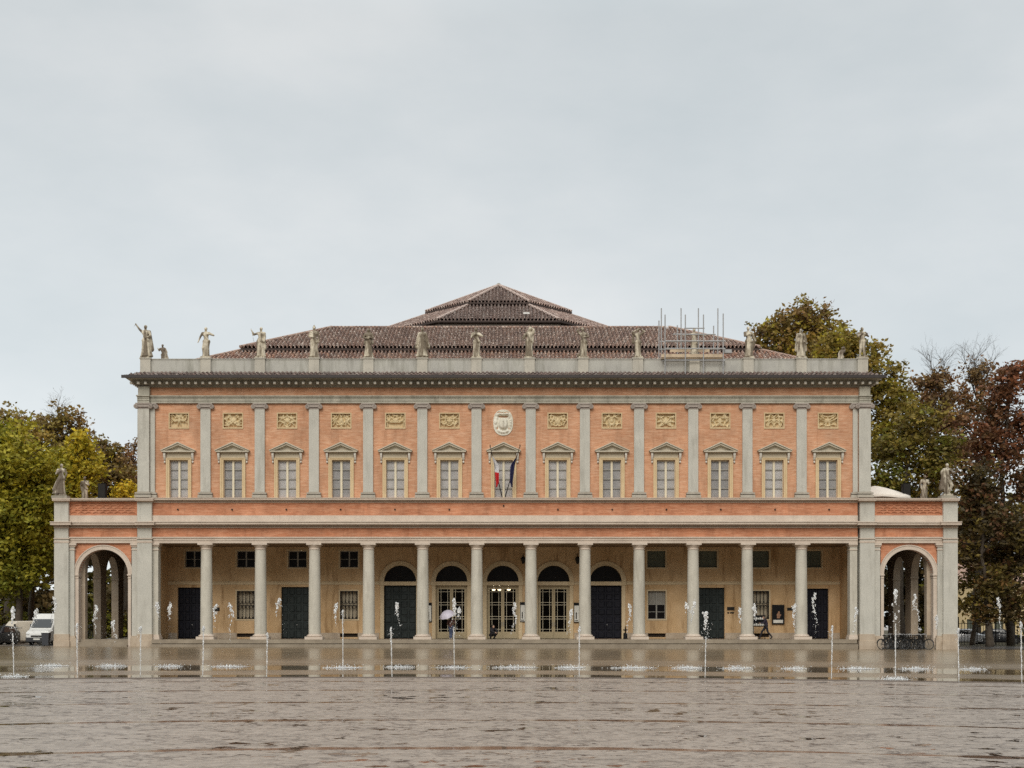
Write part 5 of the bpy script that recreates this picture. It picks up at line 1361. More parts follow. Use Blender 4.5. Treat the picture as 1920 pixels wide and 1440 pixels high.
# ================================================================== people
def hand(g, wrist, d, side, S=1.0):
    """palm, four fingers and a thumb on g, from wrist along direction d, thumb towards side"""
    w = Vector(wrist); d = Vector(d).normalized(); s = Vector(side); s = (s - d * s.dot(d)).normalized(); nn = d.cross(s)
    g.capsule(w, .026, w + d * .075, .032, 8)
    for k, L in enumerate((.068, .078, .072, .055)):
        b = w + d * .085 + s * (.027 - .018 * k); m1 = b + d * L * .55 + nn * .008; e = m1 + d * L * .35 + nn * .03; g.capsule(b, .0105, m1, .0098, 6); g.capsule(m1, .0098, e, .0085, 6)
    b = w + d * .025 + s * .028; g.capsule(b, .013, b + d * .03 + s * .03, .0115, 6); g.capsule(b + d * .03 + s * .03, .0115, b + d * .062 + s * .036 + nn * .012, .0095, 6)
def person(label, loc, rot, J, clothes, hair=True, hood=False):
    """J: joints dict in metres: head, neck, chest, pelvis, and per side sho, elb, wri, hip, kne, ank, toe"""
    g = MB(); h = Vector(J['head']); fwd = Vector(J.get('face', (0, -1, 0))).normalized(); lat = fwd.cross(Vector((0, 0, 1))).normalized()
    V = Vector
    g.ball(h, (.078, .092, .112), 14, 10); g.capsule(h + fwd * .03 - V((0, 0, .07)), .05, h + fwd * .045 - V((0, 0, .085)), .035)
    g.capsule(h + fwd * .088 + V((0, 0, .01)), .012, h + fwd * .105 - V((0, 0, .02)), .016, 8)
    for s in (-1, 1):
        g.capsule(h + lat * s * .08 + V((0, 0, .015)), .014, h + lat * s * .082 - V((0, 0, .025)), .011, 6)
        g.ball(h + fwd * .08 + lat * s * .032 + V((0, 0, .012)), .014, 8, 6)
    g.capsule(h + fwd * .083 - lat * .02 - V((0, 0, .052)), .010, h + fwd * .083 + lat * .02 - V((0, 0, .052)), .010, 6)
    g.capsule(J['neck'], .055, h - V((0, 0, .06)), .05)
    g.capsule(J['chest'], .125, J['pelvis'], .12)
    for s in 'LR':
        g.capsule(J['neck'], .06, J['sho' + s], .055); g.capsule(J['sho' + s], .05, J['elb' + s], .04); g.capsule(J['elb' + s], .04, J['wri' + s], .027)
        d = V(J['wri' + s]) - V(J['elb' + s]); hand(g, J['wri' + s], J.get('hnd' + s, d), fwd)
        g.capsule(J['hip' + s], .085, J['kne' + s], .056); g.capsule(J['kne' + s], .056, J['ank' + s], .036)
        g.capsule(V(J['ank' + s]) - V((0, 0, .03)), .036, J['toe' + s], .03)
    o = link('person', remesh(g, 'person', .0125, 2), M['skin'], None, loc); o.rotation_euler = (0, 0, rot); tag(o, label, 'person')
    g = MB()   # jacket
    e = .022
    g.capsule(J['chest'], .125 + e, J['pelvis'], .13 + e); g.capsule(V(J['neck']) - V((0, 0, .02)), .06 + e, J['chest'], .10 + e)
    for s in 'LR':
        wr = V(J['wri' + s]); el = V(J['elb' + s]); g.capsule(J['neck'], .05 + e * .6, J['sho' + s], .058 + e); g.capsule(J['sho' + s], .056 + e, el, .045 + e); g.capsule(el, .045 + e, el + (wr - el) * .93, .032 + e)
    if hood: g.ball(h + V((0, 0, .01)) - fwd * .03, (.115, .12, .14), 12, 8)
    link('jacket', remesh(g, 'jacket', .02, 2), M[clothes[0]], o)
    g = MB()
    g.capsule(J['hipL'], .1 + e * .6, J['hipR'], .1 + e * .6)
    for s in 'LR':
        kn = V(J['kne' + s]); an = V(J['ank' + s]); g.capsule(J['hip' + s], .09 + e, kn, .062 + e * .7); g.capsule(kn, .062 + e * .7, an + (kn - an) * .08, .045 + e * .7)
    link('trousers', remesh(g, 'trousers', .02, 2), M[clothes[1]], o)
    for s in 'LR':
        g = MB(); an = V(J['ank' + s]); to = V(J['toe' + s]); g.capsule(an - V((0, 0, .035)), .05, to, .042); g.capsule(an - (to - an) * .25 - V((0, 0, .045)), .042, an - V((0, 0, .04)), .045)
        link('shoe', remesh(g, 'shoe', .014, 1), M[clothes[2]], o)
    if hair and not hood:
        g = MB(); g.ball(h + V((0, 0, .025)) - fwd * .022, (.09, .098, .105), 12, 8); g.ball(h - V((0, 0, .04)) - fwd * .045, (.08, .065, .09), 12, 8)
        link('hair', remesh(g, 'hair', .014, 1), M['hair'], o)
    return o
def standing(**k):
    J = dict(head=(0, 0, 1.56), neck=(0, .01, 1.42), chest=(0, .01, 1.27), pelvis=(0, .01, .98),
             shoL=(-.18, .01, 1.39), elbL=(-.24, .02, 1.12), wriL=(-.23, -.08, .88), shoR=(.18, .01, 1.39), elbR=(.24, .02, 1.12), wriR=(.23, -.08, .88),
             hipL=(-.09, .01, .93), kneL=(-.10, -.02, .5), ankL=(-.10, .02, .09), toeL=(-.11, -.12, .035), hipR=(.09, .01, .93), kneR=(.10, -.02, .5), ankR=(.10, .02, .09), toeR=(.11, -.12, .035))
    J.update(k); return J
Yp_ = 101.6
# person under an umbrella, standing at the left glass door
ux, uy = X(845.5, Yp_), Yp_
J = standing(elbL=(-.26, -.08, 1.16), wriL=(-.12, -.26, 1.24), elbR=(.26, .04, 1.14), wriR=(.2, -.12, 1.02), kneL=(-.07, -.03, .5), ankL=(-.06, .02, .09), toeL=(-.06, -.12, .035), kneR=(.07, -.02, .5), ankR=(.06, .03, .09), toeR=(.07, -.11, .035))
person('person in a brown coat and blue jeans standing under a pale umbrella', (ux, uy, FLOOR), R(160), J, ('brown_coat', 'jeans', 'pale_shoe'))
def umbrella():
    Y = Yp_ - .1; base = Vector((X(843.5, Y), Yp_ + .1, FLOOR + 1.22)); top = Vector((X(836, Y), Yp_ - .25, Z(1145.5, Y)))
    o = thing('umbrella', 'pale lilac open umbrella tilted over the person in a brown coat', 'umbrella', base)
    d = (top - base); ax = d.normalized(); a = ax.orthogonal().normalized(); b = ax.cross(a)
    g = MB(); g.tube([(0, 0, 0), d], .012, 8); link('shaft', g.mesh('shaft'), M['steel'], o)
    g = MB(); g.tube([-ax * .0, -ax * .08, -ax * .12 + a * .03, -ax * .1 + a * .06], .018, 8); link('handle', g.mesh('handle'), M['iron'], o)
    RR = .60; n = 32; vs = []; m = 7
    for j in range(m + 1):
        t = j / m
        for k in range(n):
            an = 2 * PI * k / n; sc = 1 - .07 * t * (1 - abs(math.cos(4 * an))); r = RR * math.sin(t * 1.25) / math.sin(1.25) * sc; hh = -.40 * (1 - math.cos(t * 1.25)) / (1 - math.cos(1.25))
            vs.append(d + a * r * math.cos(an) + b * r * math.sin(an) + ax * hh)
    g = MB(); g.add(vs, [(j * n + k, j * n + (k + 1) % n, (j + 1) * n + (k + 1) % n, (j + 1) * n + k) for j in range(m) for k in range(n)])
    link('canopy', g.mesh('canopy', True), M['umbrella'], o)
    for k in range(8):
        an = 2 * PI * k / 8; pts = []
        for j in range(m + 1):
            t = j / m; r = RR * math.sin(t * 1.25) / math.sin(1.25); hh = -.40 * (1 - math.cos(t * 1.25)) / (1 - math.cos(1.25)) - .012; pts.append(d + a * r * math.cos(an) + b * r * math.sin(an) + ax * hh)
        g = MB(); g.tube(pts, .006, 5); link('rib', g.mesh('rib'), M['steel'], o)
umbrella()
# crouching person by the middle glass door
J = standing(head=(-.02, -.16, .93), face=(.2, -.9, -.35), neck=(0, -.08, .80), chest=(0, -.02, .66), pelvis=(0, .12, .33), shoL=(-.18, -.06, .77), elbL=(-.25, -.28, .58), wriL=(-.05, -.42, .50), shoR=(.18, -.06, .77), elbR=(.26, -.28, .58), wriR=(.06, -.42, .48),
             hipL=(-.1, .12, .3), kneL=(-.2, -.27, .43), ankL=(-.15, .02, .09), toeL=(-.18, -.14, .035), hipR=(.1, .12, .3), kneR=(.22, -.27, .43), ankR=(.16, .02, .09), toeR=(.2, -.14, .035))
person('person in black crouching on the portico step before the middle glass door', (X(923, 101.2), 101.2, FLOOR), R(35), J, ('dark_cloth', 'dark_cloth', 'shoe'), hood=False)
# walking person
J = standing(head=(0, -.14, 1.6), face=(0, -1, -.1), neck=(0, -.06, 1.46), chest=(0, -.03, 1.3), pelvis=(0, .02, 1.0), shoL=(-.18, -.04, 1.42), elbL=(-.22, .14, 1.18), wriL=(-.2, .06, .98), shoR=(.18, -.05, 1.42), elbR=(.23, -.2, 1.2), wriR=(.2, -.42, 1.18),
             hipL=(-.09, .02, .94), kneL=(-.09, -.26, .56), ankL=(-.09, -.44, .11), toeL=(-.09, -.60, .05), hipR=(.09, .02, .94), kneR=(.09, .12, .53), ankR=(.09, .42, .17), toeR=(.09, .33, .04))
person('person in dark clothes striding left past the grilled window and poster', (X(1436, 101.8), 101.8, FLOOR), R(-90), J, ('purple_cloth', 'dark_cloth', 'shoe'))

# ================================================================== fountain jets
def lumps(g, pts, rg, n=7):
    for (x, y, z, r) in pts:
        g.ball((x, y, z), (r * rg.uniform(.7, 1.2), r * rg.uniform(.7, 1.2), r * rg.uniform(.9, 1.7)), n, 5)
def splash_mesh(rg, w, h):
    g = MB(); n = 36; m = 5; vs = []
    for j in range(m + 1):
        t = j / m
        for k in range(n):
            a = 2 * PI * k / n; rr = w * t * (1 + .22 * math.sin(3 * a + w * 9) + .12 * rg.uniform(-1, 1)); vs.append((rr * math.cos(a), rr * .8 * math.sin(a), h * (1 - t) ** 1.2 * rg.uniform(.2, 1.3) * .3 + .004))
    g.add(vs, [(j * n + k, j * n + (k + 1) % n, (j + 1) * n + (k + 1) % n, (j + 1) * n + k) for j in range(m) for k in range(n)])
    for k in range(110):
        a = rg.uniform(0, 2 * PI); q = rg.uniform(0, 1.0) ** .7 * w; hh = h * rg.uniform(.2, 1.1) * (1 - .6 * q / w); x, y = q * math.cos(a), q * .8 * math.sin(a)
        g.tube([(x, y, 0), (x * 1.04, y, hh)], [.012, .003], 5)
    for k in range(46):
        a = rg.uniform(0, 2 * PI); q = rg.uniform(.2, 1.45) * w; g.ball((q * math.cos(a), q * .8 * math.sin(a), rg.uniform(.01, h)), rg.uniform(.006, .016), 6, 4)
    return g
def jet(px, py_base, py_top, style, label, seed, splash=0.0, head_px=None, head_bot=None, Y=None):
    rg = random.Random(seed)
    Y = Y or EYE * F / (py_base - VY)
    x0 = X(px, Y); z0 = gz(x0) + .008
    o = thing('water_jet', label, 'fountain jet', (x0, Y, z0), 0, 'fountain jets on the piazza')
    zt = Z(py_top, Y) - z0; s = Y / F
    if style in ('thin', 'plume'):
        g = MB(); n = 34; pts = []; rad = []
        cut = zt * (.97 if style == 'thin' else .62)
        for k in range(n):
            t = k / (n - 1); w = .012 * t; pts.append((rg.uniform(-w, w) + .03 * t * math.sin(seed), rg.uniform(-w, w), cut * t)); rad.append((.013 + .008 * t) * rg.uniform(.6, 1.4))
        g.tube(pts, rad, 7); link('water_column', g.mesh('water_column', True), M['water_foam'], o)
        hx = pts[-1][0]
        g = MB()
        if style == 'thin':
            lumps(g, [(hx + rg.uniform(-.02, .02), 0, zt - k * .035, .03 + .012 * rg.random()) for k in range(4)], rg)
            for k in range(16): g.ball((hx + rg.gauss(0, .05), rg.gauss(0, .05), zt - abs(rg.gauss(0, .22))), rg.uniform(.005, .013), 6, 4)
        else:
            H = zt - cut
            for k in range(26):
                t = rg.random() ** .7; lumps(g, [(hx + rg.gauss(0, .035) * (1.3 - t * .5), rg.gauss(0, .04), cut + H * t, rg.uniform(.016, .042) * (.6 + .6 * t))], rg)
            lumps(g, [(hx + rg.uniform(-.02, .02), 0, zt - .05 - k * .07, .058 - .006 * k) for k in range(4)], rg)
            for k in range(70): g.ball((hx + rg.gauss(0, .1), rg.gauss(0, .09), cut * rg.uniform(.55, 1.05) + H * rg.random() * .5), rg.uniform(.006, .018), 6, 4)
        link('spray', remesh(g, 'spray', .012, 1) if style == 'plume' else g.mesh('spray', True), M['water_foam'], o)
    elif style == 'burst':
        hp = ((head_px or px) - px) * s; zb = Z(head_bot, Y) - z0; H = zt - zb; g = MB(); x = hp
        for k in range(46):
            t = k / 45; x += rg.gauss(0, .016); z = zt - .03 - (H - .03) * t ** 1.1
            for q in range(3 if t < .3 else 2):
                if rg.random() < 1.0 - .45 * t:
                    r = rg.uniform(.009, .026) * (1.15 - .65 * t); w = .045 * (1 - t) ** .5
                    g.ball((x + rg.gauss(0, w * .6), rg.gauss(0, w * .6), z + rg.gauss(0, .03)), (r, r, r * rg.uniform(1, 2.4)), 7, 5)
        for k in range(6):
            a = rg.uniform(-1, 1); z = zt - H * rg.uniform(.05, .5); g.tube([(hp, 0, z), (hp + a * .07, rg.gauss(0, .03), z + .03), (hp + a * .12, rg.gauss(0, .05), z - .05)], [.016, .012, .006], 6)
        for k in range(90):
            t = rg.random() ** .8; g.ball((hp * (1 - t) + rg.gauss(0, .03 + .07 * t), rg.gauss(0, .06), zt * (1 - t * rg.uniform(.5, 1.0)) + .03), rg.uniform(.004, .012), 6, 4)
        o2 = link('spray', remesh(g, 'spray', .011, 0), M['water_foam'], o)
    if splash:
        link('splash', splash_mesh(rg, splash, .10 + .06 * rg.random()).mesh('splash', True), M['water_foam'], o)
FR = 'front row of the fountain'
jets = [
 (26, 1273, 1138, 'plume', 'tall thick water jet in the front row at the left edge of the photo', .42),
 (145, 1271, 1170, 'thin', 'thin front row water jet before the left jamb of the left arch', 0),
 (263, 1271, 1177, 'thin', 'thin front row water jet before the pier right of the left arch', 0),
 (380, 1271, 1176, 'thin', 'thin front row water jet before the first round column', 0),
 (500, 1271, 1188, 'thin', 'short thin front row water jet just right of the second round column', 0),
 (643, 1254, 1145, 'thin', 'wavy water jet with a wide splash before the second grilled window', .75),
 (735, 1271, 1178, 'thin', 'thin front row water jet before the leftmost arched door', 0),
 (852, 1262, 1123, 'plume', 'tall thick water jet beside the person under the umbrella', .0),
 (1086, 1271, 1177, 'thin', 'thin front row water jet before the column right of the right glass door', 0),
 (1322, 1270, 1147, 'plume', 'thick water jet before the dark green door right of the middle', .0),
 (1559, 1272, 1175, 'thin', 'thin front row water jet before the rightmost door of the portico', 0),
 (1679, 1272, 1105, 'plume', 'tallest foaming water jet before the parked bicycles', .45),
 (1798, 1277, 1180, 'thin', 'thin front row water jet before the right pavilion corner', 0),
 (1916, 1279, 1168, 'thin', 'thin front row water jet at the right edge of the photo', 0)]
for i, (px, pb, pt, st, lab, sp) in enumerate(jets): jet(px, pb, pt, st, lab, 300 + i, sp)
bursts = [
 (70, 68, 1143, 1186, 'burst of water in the air before the white van', 0.0), (97, 101, 1120, 1175, 'tall burst of water before the left edge of the left pavilion', .62),
 (196, 180, 1135, 1190, 'string of water drops before the middle of the left arch', .0), (208, 212, 1165, 1202, 'low curling burst of water in the left arch', .6),
 (298, 294, 1130, 1160, 'small burst of water before the left end of the colonnade', .0), (318, 318, 1132, 1165, 'rounded burst of water before the first door on the left', .55),
 (409, 407, 1133, 1175, 'burst of water before the dark plaque on the left', .0), (430, 431, 1132, 1200, 'wavering burst of water left of the first grilled window', .72),
 (535, 524, 1122, 1157, 'burst of water before the left edge of the green door', .0), (628, 630, 1132, 1174, 'thin string of drops left of the second grilled window', .0),
 (750, 743, 1130, 1176, 'twisting burst of water before the leftmost arched door', .6), (850, 861, 1140, 1160, 'wide low splash at the foot of the tall jet near the umbrella', .7),
 (963, 965, 1131, 1195, 'branching burst of water before the middle glass door', .82), (1070, 1070, 1143, 1190, 'burst of water left of the right notice board', .6),
 (1186, 1180, 1133, 1192, 'starry burst of water beside the small black stand at the ninth round column', .85), (1290, 1286, 1130, 1170, 'hooked burst of water left of the tenth round column', .62),
 (1306, 1304, 1127, 1165, 'small burst of water before the tenth round column', 0), (1382, 1387, 1141, 1172, 'two part burst of water left of the eleventh round column', .62),
 (1414, 1415, 1135, 1165, 'bright drop burst above the black display stand', 0), (1490, 1492, 1133, 1190, 'ragged burst of water before the last round column', .5),
 (1527, 1526, 1113, 1185, 'long string of drops before the last door on the right', 0), (1605, 1605, 1140, 1195, 'faint burst of water before the pier left of the right arch', .7),
 (1716, 1716, 1115, 1172, 'bottle shaped burst of water in the right arch', .66), (1757, 1756, 1155, 1186, 'small burst of water at the right jamb of the right arch', 0),
 (1825, 1873, 1120, 1195, 'tall burst of water before the dark trees on the right', .5)]
for i, (px, hx, pt, hb, lab, sp) in enumerate(bursts): jet(px, 1252.5, pt, 'burst', lab, 400 + i, sp, hx, hb)

# ================================================================== bicycles
def make_bicycle():
    """side view along x, wheels in the xz plane"""
    o = thing('bicycle', 'parked dark bicycle', 'bicycle', (0, 0, 0))
    r = .34
    for cx in (-.53, .53):
        g = MB(); g.torus((cx, 0, r), r, .022, 'y', 28, 8); w = link('wheel', g.mesh('wheel', True), M['tyre'], o)
        g = MB(); g.torus((cx, 0, r), r - .03, .010, 'y', 28, 6); g.tube([(cx, -.04, r), (cx, .04, r)], .02, 8)
        for k in range(14):
            a = 2 * PI * k / 14; g.tube([(cx, .01 * (-1) ** k, r), (cx + (r - .03) * math.cos(a), 0, r + (r - .03) * math.sin(a))], .0035, 4)
        link('rim', g.mesh('rim'), M['rim'], w)
    g = MB(); bb = (-.08, 0, .30); st = (-.2, 0, .78); hd = (.36, 0, .82); hb = (.4, 0, .66)
    for a, b in ((bb, st), (bb, hb), (st, hd), (bb, (-.53, 0, r)), (st, (-.53, 0, r)), (hd, hb), (hb, (.53, 0, r))): g.tube([a, b], .017, 8)
    f = link('frame', g.mesh('frame'), M['iron'], o)
    g = MB(); g.torus((bb[0], .03, bb[2]), .09, .008, 'y', 18, 6); g.tube([(bb[0], -.1, bb[2] - .14), (bb[0], -.06, bb[2]), (bb[0], .06, bb[2]), (bb[0], .1, bb[2] + .14)], .012, 6); link('crank', g.mesh('crank'), M['steel'], o)
    g = MB(); g.tube([hd, (.34, 0, .98)], .014, 8); g.tube([(.2, -.3, 1.0), (.32, -.2, 1.03), (.35, 0, 1.0), (.32, .2, 1.03), (.2, .3, 1.0)], .013, 8); link('handlebar', g.mesh('handlebar'), M['steel'], o)
    g = MB(); g.ball((-.24, 0, .93), (.13, .09, .035)); g.capsule((-.2, 0, .93), .03, (-.08, 0, .93), .02); g.tube([st, (-.23, 0, .92)], .014, 8); link('saddle', g.mesh('saddle', True), M['black'], o)
    g = MB(); ring(g, -.53, .375, .385, r, -.03, .03, 14, a0=R(10), a1=R(170)); ring(g, .53, .375, .385, r, -.03, .03, 14, a0=R(20), a1=R(150)); link('mudguard', g.mesh('mudguard'), M['iron'], o)
    g = MB()
    for k in range(5): z = .72 + k * .055; s = .10 + k * .008; g.tube([(.55 - s, -s * 1.2, z), (.55 + s, -s * 1.2, z), (.55 + s, s * 1.2, z), (.55 - s, s * 1.2, z), (.55 - s, -s * 1.2, z)], .006, 4)
    for k in range(12):
        a = 2 * PI * k / 12; g.tube([(.55 + .1 * math.cos(a), .11 * math.sin(a), .70), (.55 + .13 * math.cos(a), .15 * math.sin(a), .95)], .005, 4)
    link('basket', g.mesh('basket'), M['iron'], o)
    return o
bike = make_bicycle()
ORD = 'first second third fourth fifth sixth seventh eighth ninth tenth eleventh twelfth thirteenth fourteenth'.split()
for i in range(14):
    b = bike if i == 0 else copy_tree(bike)
    px = 1664 + 5.2 * i; Y = 98.45 + .32 * (i % 3); b.location = (X(px, Y), Y, gz(X(px, Y)) + .008); b.rotation_euler = (R(6 if i % 2 else -5), 0, R((28, 52, -35, 64, 15)[i % 5] + (180 if i % 4 == 1 else 0))); b.scale = (1.06,) * 3
    b['label'] = ORD[i] + ' dark bicycle from the left in the row before the right arch'; b['group'] = 'bicycles parked before the arches'
b = copy_tree(bike); b.scale = (1, 1, 1); b.location = (X(163, 101.6), 101.6, FLOOR); b.rotation_euler = (0, 0, R(80)); b['label'] = 'dark bicycle leaning inside the left arch by its left jamb'; b['group'] = 'bicycles parked before the arches'

# ================================================================== vehicles
def loft(g, secs):
    """secs: list of rings (same count) -> closed skin"""
    n = len(secs[0]); o = []
    for s in secs: o += list(s)
    fs = [(j * n + k, j * n + (k + 1) % n, (j + 1) * n + (k + 1) % n, (j + 1) * n + k) for j in range(len(secs) - 1) for k in range(n)]
    fs += [tuple(range(n - 1, -1, -1)), tuple((len(secs) - 1) * n + k for k in range(n))]
    g.add(o, fs)
def wheel(o, x, y, r, w=.2):
    g = MB(); s = 1 if x > 0 else -1
    g.torus((x, y, r), r - .075, .085, 'x', 24, 10); wh = link('wheel', g.mesh('wheel', True), M['tyre'], o)
    g = MB(); vs = [(y + (r - .12) * math.cos(2 * PI * k / 20), r + (r - .12) * math.sin(2 * PI * k / 20)) for k in range(20)]; g.prism_x(vs, x - .05, x + .075 * s)
    link('rim', g.mesh('rim'), M['rim'], wh)
def vehicle(name, label, cat, loc, rot, prof, W, paint, glass, wheels, van=False, lights=None):
    """front faces -y. prof: list of (y, z_low, z_belt, z_roof, half-width at belt factor, half-width at roof factor)"""
    o = thing(name, label, cat, loc, rot)
    secs = []
    h = W / 2
    for (y, zl, zb, zr, fb, fr) in prof:
        a, b = h * fb, h * fr; e = .06
        ring_ = [(-a * .93, y, zl), (-a, y, zl + .1), (-a, y, zb), (-b, y, zr - e), (-b + e, y, zr), (b - e, y, zr), (b, y, zr - e), (a, y, zb), (a, y, zl + .1), (a * .93, y, zl)]
        secs.append(ring_)
    g = MB(); loft(g, secs); body = link('body', g.mesh('body'), M[paint], o); smooth_angle(body, 30)
    for nm, pts in glass:
        g = MB(); g.add(pts, [tuple(range(len(pts)))]); link(nm, g.mesh(nm), M['windscreen'], o)
    for (x, y, r) in wheels: wheel(o, x, y, r)
    return o
def panel_van(label, loc, rot, H, L, W, paint, group=None):
    y0 = -L / 2; h = W / 2
    prof = [(y0, .3, .75, .86, .86, .8), (y0 + .12, .25, .95, 1.06, .95, .88), (y0 + .62, .25, 1.12, 1.24, 1, .92), (y0 + 1.15, .25, 1.25, H - .42, 1, .88), (y0 + 1.5, .25, 1.25, H - .02, 1, .9), (y0 + 2.6, .25, 1.25, H, 1, .9), (L / 2 - .1, .25, 1.25, H, 1, .9), (L / 2, .35, 1.25, H - .08, .97, .86)]
    k = .022
    # windscreen lies on the slope between the bonnet and the roof lip
    def at(y, t, f=1.0):
        for i in range(len(prof) - 1):
            a, b = prof[i], prof[i + 1]
            if a[0] <= y <= b[0]:
                q = (y - a[0]) / (b[0] - a[0]); return [a[j] + (b[j] - a[j]) * q for j in range(6)]
    ya, yb = y0 + .66, y0 + 1.13
    A, B = at(ya, 0), at(yb, 0)
    ws = [(-h * A[5] + .1, ya - k, A[3] + k), (h * A[5] - .1, ya - k, A[3] + k), (h * B[5] - .1, yb - k, B[3] + k), (-h * B[5] + .1, yb - k, B[3] + k)]
    glass = [('windscreen', ws)]
    for s in (-1, 1):
        x1 = s * (h + .012)
        zt = H - .45; xa = s * (h * .885 + .03)
        glass.append(('side_window', [(x1, y0 + .95, 1.28), (x1, y0 + 1.9, 1.28), (xa, y0 + 1.9, zt), (xa, y0 + 1.32, zt)]))
    o = vehicle('van', label, 'van', loc, rot, prof, W, paint, glass, [(s * (h - .1), y, .34) for s in (-1, 1) for y in (y0 + .85, L / 2 - .85)])
    g = MB(); g.box(-h * .9, h * .9, y0 - .05, y0 + .2, .28, .58); link('bumper', g.mesh('bumper'), M['bumper'], o)
    g = MB(); g.box(-h * .5, h * .5, y0 - .012, y0 + .1, .62, .74)
    for q in range(3): g.box(-h * .48, h * .48, y0 - .02, y0 - .013, .635 + q * .035, .65 + q * .035)
    link('radiator_grille', g.mesh('radiator_grille'), M['iron'], o)
    for s in (-1, 1):
        g = MB(); g.ball((s * h * .72, y0 + .1, .84), (.2, .14, .13)); link('headlight', g.mesh('headlight', True), M['lamp_glass'], o)
        g = MB(); g.box(s * (h + .04), s * (h + .2), y0 + 1.2, y0 + 1.3, 1.25, 1.6); g.box(s * (h - .02), s * (h + .05), y0 + 1.22, y0 + 1.28, 1.35, 1.42); link('wing_mirror', g.mesh('wing_mirror'), M['bumper'], o)
    g = MB(); g.box(-.26, .26, y0 - .062, y0 - .052, .4, .51); link('number_plate', g.mesh('number_plate'), M['paper'], o)
    for s in (-1, 1):
        g = MB(); g.box(s * (h + .001), s * (h + .012), y0 + 2.2, L / 2 - .2, .62, .72); link('side_moulding', g.mesh('side_moulding'), M['bumper'], o)
    return o
def car(name, label, loc, rot, paint, L=4.1, W=1.72, H=1.46):
    y0 = -L / 2; h = W / 2
    prof = [(y0, .28, .6, .68, .86, .78), (y0 + .12, .22, .72, .8, .95, .86), (y0 + 1.0, .2, .88, .94, 1, .9), (y0 + 1.15, .2, .9, .98, 1, .86), (y0 + 1.85, .2, .92, H - .03, 1, .74), (y0 + 2.5, .2, .93, H, 1, .75), (y0 + 3.3, .2, .95, H - .06, 1, .74), (y0 + 3.95, .22, .95, 1.02, .97, .84), (L / 2, .3, .9, .96, .9, .8)]
    k = .02
    glass = [('windscreen', [(-h * .82, y0 + 1.2, 1.0 + k), (h * .82, y0 + 1.2, 1.0 + k), (h * .68, y0 + 1.8, H - .06 + k), (-h * .68, y0 + 1.8, H - .06 + k)]),
             ('rear_window', [(-h * .74, y0 + 3.85, 1.08), (h * .74, y0 + 3.85, 1.08), (h * .66, y0 + 3.36, H - .08), (-h * .66, y0 + 3.36, H - .08)])]
    for s in (-1, 1): glass.append(('side_window', [(s * (h * .99 + .01), y0 + 1.45, .97), (s * (h * .99 + .01), y0 + 3.5, .99), (s * (h * .77 + .015), y0 + 3.2, H - .12), (s * (h * .77 + .015), y0 + 1.95, H - .1)]))
    o = vehicle(name, label, 'car', loc, rot, prof, W, paint, glass, [(s * (h - .08), y, .31) for s in (-1, 1) for y in (y0 + .8, L / 2 - .75)])
    for s in (-1, 1):
        g = MB(); g.ball((s * h * .7, y0 + .1, .66), (.19, .1, .08)); link('headlight', g.mesh('headlight', True), M['lamp_glass'], o)
        g = MB(); g.ball((s * h * .78, L / 2 - .04, .8), (.12, .06, .1)); link('tail_light', g.mesh('tail_light', True), M['flag_red'], o)
    g = MB(); g.box(-.26, .26, y0 - .02, y0 + .02, .38, .49); link('number_plate', g.mesh('number_plate'), M['paper'], o)
    return o
yv = 104.5
panel_van('white high roofed van parked beside the left pavilion', (X(79, yv), yv + 2.6, gz(-35)), R(-9), 2.4, 5.2, 1.98, 'white_paint')
panel_van('small cream van parked left of the white high roofed van', (X(33, 108), 108.6, gz(-37)), R(-48), 1.84, 4.2, 1.7, 'cream_paint_van')
car('car', 'dark car at the left edge of the photo beside the small cream van', (X(-14, 105), 106, gz(-38)), R(-10), 'darkcar')
def wheelie_bin():
    Y = 101.3; o = thing('wheelie_bin', 'dark grey wheeled rubbish bin against the left pavilion pier', 'rubbish bin', (X(86.5, Y), Y, gz(-33)))
    g = MB(); a, b = .21, .27; vs = [(-a, -a, .06), (a, -a, .06), (a, a, .06), (-a, a, .06), (-b, -b, .92), (b, -b, .92), (b, b, .92), (-b, b, .92)]; g.add(vs, [(0, 3, 2, 1), (4, 5, 6, 7), (0, 1, 5, 4), (1, 2, 6, 5), (2, 3, 7, 6), (3, 0, 4, 7)]); link('body', g.mesh('body'), M['bin'], o)
    g = MB(); g.box(-.29, .29, -.3, .29, .922, .96); g.tube([(-.25, .3, .9), (.25, .3, .9)], .025, 8); link('lid', g.mesh('lid'), M['bin'], o)
    for s in (-1, 1): g = MB(); g.torus((s * .2, .22, .1), .07, .03, 'x', 16, 6); link('wheel', g.mesh('wheel'), M['tyre'], o)
wheelie_bin()
